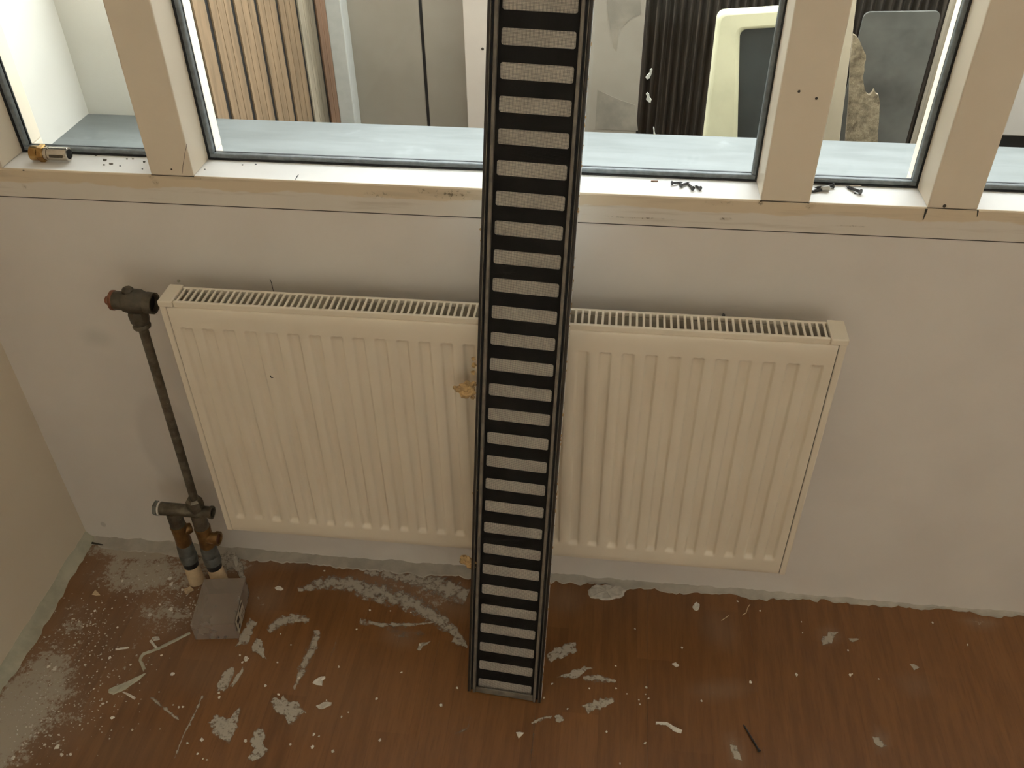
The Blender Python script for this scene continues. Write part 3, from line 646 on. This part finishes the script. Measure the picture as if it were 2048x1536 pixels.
# slotted plate
SP, SH, SXH, PX = .04161, .0208, .0478, .0517
b = MB(); k0 = 0; T = .0226
outer_n = 28
y = T - SP / 2
while y < SLEN - SP:
    cy = y + SP / 2
    inner = rrect(-SXH, SXH, cy - SH / 2, cy + SH / 2, .0032, 6); ya, yb = max(y, L0), y + SP
    outer = []
    for (ix, iy) in inner:
        dx, dy = ix, iy - cy
        if abs(dy) < SH / 2 - .0033 or abs(dx) > SXH - .0033:
            outer.append(((PX if dx > 0 else -PX), (yb if dy > 0 else ya)) if abs(dx) > SXH - .0033 and abs(abs(dy) - (SH / 2 - .0016)) < .0017 else ((PX if dx > 0 else -PX), max(ya, min(yb, iy))))
        else: outer.append((ix, yb if dy > 0 else ya))
    b.add(*ring(outer, inner, (1, 0, 0), (0, 1, 0), (0, 0, 1), (0, 0, -.0078), .0012))
    y += SP
b.box(-PX, PX, y, SLEN, -.0078, -.0066)
sp(b, 'slotted_plate', 'strip_plate')
# insect screen: single wires
b = MB(); wr = .00011; MP = .00165
x = -.0515
while x <= .0516:
    b.box(x - wr, x + wr, L0, SLEN, -.0060, -.0060 + 2 * wr); x += MP
y = L0 + .001
while y < SLEN:
    b.box(-.0517, .0517, y - wr, y + wr, -.0060 + 2 * wr, -.0060 + 4 * wr); y += MP
mo = sp(b, 'insect_mesh', 'mesh'); mo['kind'] = 'stuff'
b = MB(); b.box(-.0515, .0515, L0, L0 + .012, -.0058, -.0020); sp(b, 'end_stop', 'strip_rail', bevel=.001)
# dried foam crumbs on its edges
def lump(b, c, r, rnd, sq=(1, 1, 1)):
    bm2 = bmesh.new(); bmesh.ops.create_icosphere(bm2, subdivisions=2, radius=1.0)
    vs = []
    for v in bm2.verts:
        q = 1 + rnd.uniform(-.35, .45); vs.append((c[0] + v.co.x * r * q * sq[0], c[1] + v.co.y * r * q * sq[1], c[2] + v.co.z * r * q * sq[2]))
    b.add(vs, [tuple(v.index for v in f.verts) for f in bm2.faces]); bm2.free()
def strip_xy(u, v):
    d = ray(u, v); t = ((SB - CAM).dot(SN)) / d.dot(SN); P = CAM + d * t - SB; return P.dot(SE1), P.dot(SE2)
rnd = random.Random(11)
for lst in ([(945, 722, .003), (946, 735, .0035), (944, 750, .003), (930, 778, .008), (918, 783, .006), (938, 788, .008), (927, 792, .007), (945, 772, .004), (944, 800, .003), (908, 780, .003)],
            [(935, 1128, .007), (926, 1123, .006), (940, 1137, .006), (921, 1130, .003), (946, 1131, .004)], [(962, 462, .003), (961, 485, .002)], [(949, 985, .003), (948, 992, .003)]):
    b = MB()
    for u, v, r in lst:
        x, y = strip_xy(u, v); lump(b, (x, y, -.008), r, rnd, (1.1, 1.0, .7))
    sp(b, 'foam_residue', 'foam', smooth=False)
b = MB()
for i in range(70):
    y = rnd.uniform(.05, 1.2); lump(b, (hw + .0004, y, rnd.uniform(-.016, -.002)), rnd.uniform(.0005, .0014), rnd, (.6, 1.6, 1))
so = sp(b, 'edge_crumbs', 'foam'); so['kind'] = 'stuff'

# ------------------------------------------------------------------ things on the sill
zt = ZS
ft = empty('brass_pipe_fitting', (-.205, .034, zt)); tag(ft, 'brass and nickel pipe fitting lying on the left end of the sill', 'pipe fitting')
a = at(63, 306, 2, zt + .0085); c = at(146, 306, 2, zt + .0085)
ay = .031; A = Vector((at(104, 307, 2, zt + .0118).x - .0322, ay, zt + .0122)); B = Vector((A.x + .0645, ay + .001, zt + .0122))
for prof, nm, mt, sg, sm in (([(0, .0098), (.001, .0112), (.013, .0112), (.0135, .0090)], 'threaded_end', 'brass_new', 24, True), ([(.0135, .0120), (.0145, .0136), (.0215, .0136), (.0225, .0118)], 'hex_collar', 'brass_new', 6, False),
                      ([(.0225, .0100), (.028, .0103), (.0285, .0090), (.0305, .0090), (.031, .0103), (.060, .0103), (.0605, .0097)], 'barrel', 'chrome', 24, True), ([(.0605, .0078), (.0607, .0078)], 'bore', 'black_bore', 20, False)):
    adopt(MB().lathe(prof, A, B, sg).build(nm, M[mt], smooth=sm), ft)
adopt(MB().box(A.x + .034, A.x + .055, ay - .0107, ay - .0100, zt + .0105, zt + .0150).build('stamped_mark', M['brass_old']), ft)
def screw(name, p0, p1, rh, rs, label, group, mat='steel', tip=True):
    """p0: head end, p1: tip"""
    p0, p1 = Vector(p0), Vector(p1); L = (p1 - p0).length
    o = empty(name, p0); tag(o, label, 'screw', group)
    adopt(MB().lathe([(0, rh * .8), (.0004, rh), (.001, rh), (.0032, rs)], p0, p1, 12).build('head', M[mat], smooth=True), o)
    prof = []; d = .003
    while d < L - .004: prof += [(d, rs), (d + .0006, rs * 1.35)]; d += .0014
    prof += [(L - .003, rs * .8), (L, rs * .15)]
    adopt(MB().lathe(prof, p0, p1, 10).build('shank', M[mat], smooth=True), o); return o
g = 'small screws on the wide sill'
S = lambda u, v, h: at(u, v, 2, zt + h)
screw('screw', S(1343, 366, .0032), S(1366, 365, .0012), .0032, .0013, 'leftmost small screw lying straight on the wide sill', g)
screw('screw', S(1361, 371, .0032), S(1379, 365, .0012), .0034, .0014, 'second small screw from the left, tip pointing up on the sill', g)
screw('screw', S(1386, 377, .0032), S(1376, 368, .0012), .0034, .0014, 'third small screw from the left, crossing the tip of the second', g)
screw('screw', S(1401, 377, .0032), S(1389, 371, .0012), .0034, .0014, 'rightmost small screw on the wide sill, head nearest the viewer', g)
g = 'screws on the narrow sill'
screw('screw', S(1722, 384, .0040), S(1692, 373, .0016), .0042, .0017, 'long dark screw lying head towards the room on the narrow sill', g)
screw('screw', S(1668, 371, .0035), S(1629, 376, .0020), .0038, .0016, 'dark screw pushed through a grey plug beside the wide post', g)
screw('screw', S(1624, 383, .0018), S(1650, 378, .0026), .0020, .0016, 'dark screw lying under the grey plug beside the wide post', g)
o = MB().lathe([(0, .0030), (.001, .0038), (.011, .0034), (.012, .0022)], S(1659, 376, .0040), S(1640, 377, .0036), 10).build('wall_plug', M['plug'], smooth=True); tag(o, 'grey plastic wall plug on the narrow sill beside the wide post', 'wall plug')
o = MB().lathe([(0, .0016), (.0006, .0016), (.0008, .0008), (.046, .0008), (.048, .0001)], S(1764, 370, .0012), S(1706, 371, .0010), 8).build('nail', M['chrome'], smooth=True); tag(o, 'thin bright nail lying against the gasket on the narrow sill', 'nail')
rnd = random.Random(5)
def flake(name, pts, z, th, mat, label, cat, group=None, kind=None):
    q = [at(u, v, 2, z) for u, v in pts]; c = sum(q, Vector()) / len(q); b = MB()
    b.prism([(p.x, p.y) for p in q], (1, 0, 0), (0, 1, 0), (0, 0, 1), (0, 0, z), th)
    return tag(b.build(name, M[mat]), label, cat, group, kind)
for (u, v, w) in ((209, 320, 5), (222, 328, 5), (208, 330, 2.5), (254, 318, 2.5), (266, 318, 2.5), (288, 324, 3), (240, 332, 2), (285, 338, 2), (192, 311, 3), (410, 339, 2), (512, 329, 2), (485, 330, 2), (47, 341, 2.5), (1710, 387, 3)):
    pts = [(u + w * math.cos(t * 1.05) * rnd.uniform(.7, 1.2), v + w * .45 * math.sin(t * 1.05) * rnd.uniform(.7, 1.2)) for t in range(6)][::-1]
    flake('paint_flake', pts, zt, .0006, 'brass_old' if w > 2.2 else 'steel', 'tiny dark paint flake on the sill of the narrow left pane' if u < 300 else 'tiny dark paint speck on the sill right of the first post', 'paint flake', 'paint flakes on the left sill' if u < 300 else 'paint specks on the right sill')
o = MB().tube([S(1302, 362, .0008), S(1316, 362, .0008)], .0009, 6).build('wood_splinter', M['wood_red']); tag(o, 'tiny reddish splinter on the wide sill left of the screws', 'splinter')
o = MB().tube([S(590, 360, .0006), S(594, 353, .0006), S(597, 349, .0004)], [.0003, .0008, .0003], 6).build('splinter', M['steel']); tag(o, 'thin dark sliver on the sill left of the slotted strip', 'splinter')

# ------------------------------------------------------------------ plaster on the floor
def dens(pts, closed, step, rnd, jit):
    out = []; n = len(pts)
    for i in range(n if closed else n - 1):
        a, c = Vector(pts[i]), Vector(pts[(i + 1) % n]); m = max(1, int((c - a).length / step))
        for j in range(m):
            q = a.lerp(c, j / m); out.append((q.x + rnd.uniform(-jit, jit), q.y + rnd.uniform(-jit, jit)))
    if not closed: out.append(tuple(pts[-1]))
    return out
def core(o, vals):
    a = o.data.attributes.new('core', 'FLOAT', 'POINT'); a.data.foreach_set('value', vals); return o
def blob(pts, mat, label, name='plaster_blob', cat='plaster', th=.0008, seed=0, jit=3, step=6, group=None):
    rnd = random.Random(seed + 100); q = [fl(u, v) for u, v in dens(pts, True, step, rnd, jit)]
    c = sum(q, Vector()) / len(q); n = len(q)
    vs = [(p.x, p.y, 0.00005) for p in q] + [(c.x + (p.x - c.x) * .88, c.y + (p.y - c.y) * .88, th * rnd.uniform(.5, 1.2)) for p in q] + [(c.x + (p.x - c.x) * .5, c.y + (p.y - c.y) * .5, th * rnd.uniform(.7, 1.4)) for p in q] + [(c.x, c.y, th)]
    fs = []
    for i in range(n):
        j = (i + 1) % n; fs += [(i, j, n + j, n + i), (n + i, n + j, 2 * n + j, 2 * n + i), (2 * n + i, 2 * n + j, 3 * n)]
    b = MB(); b.add(vs, fs)
    return tag(core(b.build(name, M[mat]), [0.0] * n + [.42] * n + [.60] * (n + 1)), label, cat, group)
def stroke(pts, ws, mat, label, seed=0, th=.0005, jit=2.5, group=None, name='plaster_smear'):
    rnd = random.Random(seed + 300); n = 26; P = [Vector(p) for p in pts]; Ls = [0]
    for i in range(len(P) - 1): Ls.append(Ls[-1] + (P[i + 1] - P[i]).length)
    def ev(t, arr):
        d = t * Ls[-1]
        for i in range(len(P) - 1):
            if d <= Ls[i + 1] + 1e-6:
                q = (d - Ls[i]) / (Ls[i + 1] - Ls[i]); return arr[i] * (1 - q) + arr[i + 1] * q
        return arr[-1]
    vs = []; fs = []
    for i in range(n + 1):
        t = i / n; c = ev(t, P); d = (ev(min(1, t + .03), P) - ev(max(0, t - .03), P)); d.normalize(); nr = Vector((-d.y, d.x)); w = ev(t, ws) * .75
        for k2 in (-1, -.5, 0, .5, 1):
            q = c + nr * (w * k2 + (rnd.uniform(-jit, jit) if abs(k2) == 1 else 0)); p = fl(q.x, q.y); vs.append((p.x, p.y, .00005 if abs(k2) == 1 else th))
    for i in range(n):
        for k2 in range(4): fs.append((i * 5 + k2, i * 5 + k2 + 1, i * 5 + k2 + 6, i * 5 + k2 + 5))
    b = MB(); b.add(vs, fs); return tag(core(b.build(name, M[mat]), [.05, .40, .55, .40, .05] * (n + 1)), label, 'plaster', group)
Cb = lambda L: [(400 + x / 3.16, 1050 + y / 3.16) for x, y in L]
Cc = lambda L: [(900 + x / 3.16, 1050 + y / 3.16) for x, y in L]
Cd = lambda L: [(1400 + x / 3.16, 1100 + y / 3.16) for x, y in L]
Ca = lambda L: [(x / 2.865, 1000 + y / 2.865) for x, y in L]
blob(Cb([(40, 1250), (90, 1205), (120, 1190), (150, 1215), (200, 1220), (225, 1180), (265, 1140), (250, 1190), (245, 1280), (215, 1350), (180, 1390), (130, 1350), (90, 1330)]), 'smear_thick', 'large ragged pale plaster patch at the bottom left of the floor', seed=1)
blob(Cb([(320, 1370), (335, 1310), (360, 1280), (390, 1275), (420, 1320), (400, 1370), (435, 1420), (420, 1450), (380, 1480), (345, 1490), (320, 1510), (300, 1480), (340, 1430)]), 'smear_thick', 'crumbly plaster patch nearest the bottom edge, right of the largest patch', seed=2)
blob(Cb([(440, 1090), (470, 1080), (500, 1110), (520, 1075), (560, 1120), (620, 1110), (675, 1180), (640, 1210), (600, 1240), (570, 1275), (545, 1230), (500, 1200), (450, 1150)]), 'smear_thick', 'torn-looking pale plaster patch above the crumbly patch', seed=3)
blob(Cb([(708, 997), (740, 970), (765, 962), (795, 955), (795, 968), (775, 985), (770, 1015), (735, 1012)]), 'plaster_white', 'small white plaster chip with a pointed tip, mid left floor', th=.003, name='plaster_chip', cat='plaster chip', seed=4, jit=1)
blob(Cb([(730, 1145), (780, 1120), (835, 1120), (830, 1140), (790, 1158), (750, 1165)]), 'plaster', 'flat pointed plaster chip below the chip with a tip', th=.002, name='plaster_chip', cat='plaster chip', seed=5, jit=1)
blob(Cb([(105, 1030), (125, 960), (170, 905), (230, 890), (215, 950), (185, 1010), (160, 1060), (110, 1055)]), 'smear_thick', 'left of two parallel plaster streaks below the plastic box', seed=6)
blob(Cb([(190, 1020), (230, 945), (280, 890), (262, 960), (235, 1005), (210, 1030)]), 'smear_thick', 'right of two parallel plaster streaks below the plastic box', seed=7)
blob(Cb([(228, 765), (255, 700), (290, 640), (312, 580), (330, 605), (370, 610), (340, 640), (318, 700), (300, 765)]), 'smear', 'grey forked plaster smear right of the plastic box', seed=8)
blob(Cb([(328, 770), (350, 712), (400, 725), (405, 780), (420, 850), (385, 830), (345, 810)]), 'smear_thick', 'pale plaster dab beside the grey forked smear', seed=9)
stroke(Cb([(430, 670), (500, 610), (600, 588), (690, 600)]), [8, 14, 13, 7], 'smear', 'short curved plaster stroke right of the plastic box', 1)
stroke(Cb([(742, 665), (705, 790), (650, 900), (595, 1040)]), [10, 14, 12, 3], 'smear', 'long straight plaster wipe running towards the viewer', 2)
stroke(Cb([(860, 740), (845, 790), (830, 825)]), [3, 5, 2], 'smear_faint', 'short faint plaster dash right of the long wipe', 3)
stroke(Cb([(620, 410), (780, 365), (950, 375), (1100, 425), (1280, 470), (1400, 530), (1520, 605), (1620, 690), (1690, 775)]), [6, 18, 24, 28, 26, 24, 20, 14, 4], 'smear', 'long sweeping plaster arc under the left half of the radiator', 4)
stroke(Cb([(1040, 300), (1200, 315), (1400, 350), (1560, 400), (1690, 450)]), [6, 14, 26, 30, 26], 'smear', 'broad plaster band along the wall left of the slotted strip', 5)
stroke(Cb([(1010, 610), (1150, 630), (1300, 632), (1480, 617)]), [8, 7, 7, 2], 'smear', 'thin level plaster line left of the slotted strip', 6)
stroke(Cb([(1180, 660), (1280, 680), (1420, 690)]), [14, 26, 4], 'smear_faint', 'faint plaster haze below the thin level line', 7)
stroke(Cb([(1600, 720), (1650, 745), (1680, 770)]), [10, 9, 2], 'smear', 'small plaster tail at the lower left of the slotted strip', 8)
blob(Cb([(1362, 792), (1385, 750), (1460, 735), (1430, 760), (1400, 770), (1395, 795)]), 'smear_thick', 'small double plaster fleck left of the slotted strip', seed=10, jit=1.5)
stroke(Cb([(1615, 1320), (1690, 1285), (1715, 1215)]), [5, 5, 6], 'smear_faint', 'hook-shaped faint smear below the foot of the slotted strip', 9)
blob(Cc([(868, 415), (900, 385), (1000, 380), (1090, 395), (1112, 412), (1100, 450), (1050, 468), (960, 475), (890, 458)]), 'plaster', 'half-round plaster lump at the wall foot right of the strip', th=.004, seed=11, jit=1.5)
blob(Cc([(600, 820), (640, 790), (740, 745), (800, 740), (812, 790), (760, 820), (700, 850), (630, 870)]), 'smear_thick', 'oblong plaster dab touching the right side of the strip', seed=12)
blob(Cc([(680, 960), (740, 945), (765, 920), (870, 890), (910, 900), (860, 930), (810, 960), (760, 972)]), 'smear_thick', 'crumbled plaster fleck below the oblong dab', seed=13)
stroke(Cc([(840, 965), (940, 970), (1050, 985)]), [6, 13, 3], 'smear', 'faint grey plaster wipe right of the crumbled fleck', 10)
blob(Cc([(830, 1150), (930, 1100), (1030, 1088), (1040, 1110), (960, 1160), (870, 1190)]), 'smear', 'faded oblong plaster wipe right of the strip foot', seed=14)
blob(Cc([(655, 1212), (690, 1195), (725, 1225), (715, 1240), (690, 1255), (665, 1240)]), 'smear_thick', 'small squarish plaster fleck below the strip foot', seed=15, jit=1.5)
stroke(Cc([(515, 1255), (570, 1225), (645, 1210)]), [3, 5, 3], 'smear', 'thin plaster line leading to the squarish fleck', 11)
blob(Cc([(415, 1310), (468, 1312), (450, 1335), (435, 1350)]), 'plaster_white', 'small white triangular chip below the strip foot', th=.002, name='plaster_chip', cat='plaster chip', seed=16, jit=1)
stroke(Cc([(530, 1230), (528, 1320), (515, 1450)]), [2, 3, 2], 'smear_faint', 'thin upright scratch of plaster below the strip foot', 12)
stroke(Cc([(1300, 1252), (1370, 1256), (1420, 1290), (1465, 1308)]), [3, 4, 6, 5], 'plaster_white', 'curled white plaster shaving on the clear floor right of the strip', 13, th=.003, name='plaster_shaving', jit=.6)
blob(Cc([(1533, 520), (1555, 503), (1578, 515), (1572, 535), (1555, 545), (1540, 535)]), 'plaster_white', 'round white plaster crumb near the wall right of the strip', th=.009, name='plaster_chip', cat='plaster chip', seed=17, jit=.8, step=4)
blob(Cc([(1400, 880), (1425, 870), (1448, 890), (1430, 900)]), 'plaster_white', 'small white chip alone on the clear floor right of the strip', th=.003, name='plaster_chip', cat='plaster chip', seed=18, jit=.8, step=4)
blob(Cd([(757, 570), (770, 545), (800, 545), (815, 508), (840, 520), (880, 515), (850, 545), (838, 590), (800, 600), (775, 600)]), 'smear', 'star-shaped faint plaster patch on the right floor', seed=19, jit=1.5)
blob(Cd([(935, 562), (990, 555), (1015, 560), (985, 580), (955, 588)]), 'smear', 'small grey fleck right of the star-shaped patch', seed=20, jit=1.2)
blob(Cd([(1325, 720), (1350, 715), (1385, 745), (1350, 760)]), 'smear', 'small grey fleck on the far right floor', seed=21, jit=1.2)
blob(Cd([(1085, 1175), (1130, 1180), (1180, 1240), (1150, 1250), (1110, 1235)]), 'smear', 'pale fleck on the board edge at the lower right', seed=22, jit=1.5)
blob(Cd([(190, 1230), (230, 1240), (250, 1290), (270, 1340), (215, 1320)]), 'smear', 'pale smudge below the thin dark nail', seed=23, jit=1.5)
# left corner pieces
blob(Ca([(620, 1105), (622, 1085), (640, 1078), (690, 1060), (740, 1040), (785, 1012), (838, 992), (800, 1030), (760, 1055), (720, 1085), (690, 1098), (650, 1115)]), 'caulk_green', 'long pale green strip of peeled caulk, pointed at one end', th=.0025, name='caulk_peeling', cat='caulk strip', seed=24, jit=.5)
stroke(Ca([(1090, 760), (980, 815), (900, 855), (820, 882), (800, 915), (815, 945), (828, 975)]), [3, 4, 3.5, 4, 4, 5, 5], 'caulk_green', 'thin bent caulk thread leading from the plastic box', 14, th=.0015, jit=.6, name='caulk_thread')
blob(Ca([(660, 855), (740, 843), (742, 850), (662, 863)]), 'plaster_white', 'short white stick of plaster left of the bent caulk thread', th=.003, name='plaster_stick', cat='plaster chip', seed=25, jit=.3)
blob(Ca([(855, 810), (868, 800), (905, 848), (893, 855)]), 'plaster_white', 'L-shaped white chip near the bent caulk thread', th=.003, name='plaster_chip', cat='plaster chip', seed=26, jit=.4)
blob(Ca([(870, 790), (912, 785), (918, 800), (880, 808)]), 'plaster', 'rounded chip touching the L-shaped white chip', th=.003, name='plaster_chip', cat='plaster chip', seed=27, jit=.4)
blob(Ca([(525, 543), (548, 515), (575, 545), (550, 548)]), 'sleeve', 'yellowish triangular chip in the dusty corner', th=.002, name='plaster_chip', cat='plaster chip', seed=28, jit=.4)
blob(Ca([(240, 655), (265, 640), (285, 655), (275, 690), (255, 700)]), 'caulk_green', 'greenish caulk flake near the left wall, above its larger neighbour', th=.004, name='caulk_flake', cat='caulk flake', seed=29, jit=.6)
blob(Ca([(170, 745), (195, 705), (220, 705), (205, 730)]), 'caulk_green', 'greenish caulk flake against the left wall', th=.004, name='caulk_flake', cat='caulk flake', seed=30, jit=.6)
stroke(Ca([(860, 1130), (940, 1195), (1025, 1260)]), [3, 6, 3], 'smear', 'slanted grey scratch in the lower left floor', 15)
stroke(Ca([(1160, 1120), (1120, 1220), (1060, 1330), (1000, 1480)]), [2, 3, 2.5, 1.5], 'smear_thick', 'long thin white line along a board joint at the lower left', 16)
blob(Ca([(700, 1100), (740, 1110), (780, 1135), (770, 1145), (735, 1125)]), 'plaster_white', 'crumbled white chip beside the peeled caulk strip', th=.003, name='plaster_chip', cat='plaster chip', seed=31, jit=.8)
blob(Ca([(1055, 515), (1095, 500), (1110, 515), (1075, 540), (1060, 535)]), 'sleeve', 'broken yellowish chip at the foot of the left sleeve', th=.005, name='plaster_chip', cat='plaster chip', seed=32, jit=.5)
blob([(438, 1110), (452, 1100), (470, 1103), (482, 1118), (487, 1135), (492, 1160), (486, 1168), (480, 1150), (465, 1140), (452, 1142), (443, 1130)], 'smear_thick', 'pale crumbling plaster patch behind the plastic box', seed=33, th=.004)
blob([(466, 1122), (475, 1115), (478, 1130), (473, 1140)], 'plaster', 'small upright plaster piece behind the plastic box', th=.012, name='plaster_chip', cat='plaster chip', seed=34, jit=.5)
blob(Cb([(470, 398), (495, 390), (530, 405), (515, 415), (485, 410)]), 'plaster_white', 'flat white chip on the dusty floor right of the plastic box', th=.003, name='plaster_chip', cat='plaster chip', seed=35, jit=.6)
blob(Cb([(275, 850), (290, 835), (305, 845), (298, 862), (282, 862)]), 'plaster_white', 'white pebble-like crumb below the pale dab', th=.006, name='plaster_chip', cat='plaster chip', seed=36, jit=.6, step=4)
# nail on the floor, fine threads
n0_, n1_ = at(1487, 1449, 2, .002), at(1519, 1503, 2, .0022)
o = MB().lathe([(0, .0003), (.003, .0016), (.048, .0018), (.050, .0030), (.052, .0030)], n0_, n1_, 8).build('nail', M['steel'], smooth=True); tag(o, 'thin dark nail lying on the floor at the lower right', 'nail')
for pts, lab in (([(1443, 1241), (1452, 1235), (1458, 1231)], 'short pale thread near the wall, left of the hooked one'), ([(1485, 1230), (1492, 1226), (1496, 1214), (1500, 1209)], 'hooked pale thread on the floor near the wall')):
    o = MB().tube([at(u, v, 2, .0008) for u, v in pts], .0008, 6).build('thread', M['sleeve']); tag(o, lab, 'thread')
# single crumbs: each its own object
rnd = random.Random(21)
crumb = []
for i in range(5):
    b = MB(); lump(b, (0, 0, .55), 1.0, rnd, (1.2, 1, .55)); o = b.build('plaster_crumb', M['plaster_white']); crumb.append(o.data); bpy.data.objects.remove(o)
spots = [(1700, 1350, 3.5), (1696, 1301, 2.5), (1704, 1348, 2), (1865, 1246, 2.5), (1935, 1290, 2.5), (1757, 1358, 2), (1475, 1203, 2.5), (1520, 1222, 2.5), (1593, 1350, 4), (1603, 1244, 1.5), (1501, 1365, 3.5), (1403, 1402, 2.5), (1605, 1266, 1.5),
         (1231, 1332, 2.5), (1104, 1368, 2.5), (1179, 1377, 2), (1232, 1377, 2), (1292, 1375, 3), (1291, 1389, 2), (1297, 1397, 2), (1278, 1400, 2), (1280, 1409, 2), (1254, 1388, 2), (1213, 1464, 2.5), (1290, 1487, 3), (1240, 1527, 2), (1364, 1296, 2.5), (1270, 1258, 2), (1088, 1396, 2.5), (1135, 1418, 2),
         (914, 1376, 3), (882, 1411, 3.5), (753, 1398, 3), (760, 1481, 4), (683, 1434, 2.5), (697, 1425, 2), (666, 1503, 4), (628, 1469, 2.5), (638, 1473, 2.5), (627, 1471, 2), (625, 1494, 4), (581, 1489, 3), (491, 1482, 4), (557, 1389, 3), (598, 1356, 3.5), (531, 1372, 3), (582, 1290, 2), (561, 1268, 2), (653, 1401, 2), (678, 1334, 2.5),
         (740, 1221, 2.5), (781, 1222, 2), (822, 1225, 2), (840, 1290, 3), (803, 1345, 2.5), (713, 1259, 2), (649, 1142, 2.5), (555, 1325, 2), (480, 1311, 3), (485, 1325, 3), (497, 1317, 2), (438, 1386, 3), (439, 1395, 3), (188, 1378, 2.5), (206, 1408, 3.5), (261, 1330, 2.5), (323, 1311, 3), (345, 1349, 4), (220, 1316, 4), (225, 1436, 4), (358, 1415, 3), (366, 1414, 3),
         (395, 1508, 2.5), (406, 1518, 2), (414, 1520, 2), (375, 1487, 3), (404, 1480, 4), (27, 1516, 4), (118, 1470, 2.5), (124, 1510, 4), (141, 1509, 3), (160, 1450, 2), (90, 1490, 2.5), (115, 1495, 6), (110, 1338, 5), (98, 1333, 4), (190, 1222, 3), (245, 1162, 3), (340, 1158, 5), (343, 1169, 5), (342, 1219, 5), (365, 1180, 4), (300, 1231, 5), (320, 1210, 3), (150, 1290, 3), (170, 1330, 3), (235, 1255, 3)]
for i, (u, v, r) in enumerate(spots):
    p = fl(u, v); s = r * .00062 * rnd.uniform(.9, 1.15)
    o = bpy.data.objects.new('plaster_crumb', crumb[i % 5]); col.objects.link(o); o.location = (p.x, p.y, -s * .08); o.scale = (s, s, s); o.rotation_euler = (0, 0, rnd.uniform(0, 6.28))
    lab = ('tiny white plaster crumb on the clear floor right of the slotted strip', 'crumbs right of the strip') if u > 1080 else (('tiny white plaster crumb on the floor between plastic box and slotted strip', 'crumbs between box and strip') if u > 480 else ('tiny white plaster crumb in the dusty left corner of the floor', 'crumbs in the dusty corner'))
    tag(o, lab[0], 'plaster crumb', lab[1])
# fine rubble in the dusty corner
b = MB()
for i in range(900):
    c = rnd.choice(((300, 1170, 130, 60), (90, 1380, 80, 110), (60, 1460, 70, 80), (170, 1260, 70, 60), (380, 1210, 60, 60), (200, 1380, 120, 90)))
    p = fl(rnd.gauss(c[0], c[2] * .5), rnd.gauss(c[1], c[3] * .5))
    if p.x < XL + .02 or p.y > -.02 or (-.09 < p.x < .02 and -.24 < p.y < -.1): continue
    r = rnd.uniform(.0006, .0022); h = r * .7; a = rnd.uniform(0, 6.28)
    vs = [(p.x + r * math.cos(a + t * 1.571) * rnd.uniform(.6, 1.3), p.y + r * math.sin(a + t * 1.571) * rnd.uniform(.6, 1.3), 0.0) for t in range(4)] + [(p.x, p.y, h)]
    b.add(vs, [(0, 1, 4), (1, 2, 4), (2, 3, 4), (3, 0, 4), (3, 2, 1, 0)])
tag(b.build('plaster_rubble', M['plaster']), 'fine grey plaster rubble strewn in the corner below the pipes', 'rubble', kind='stuff')
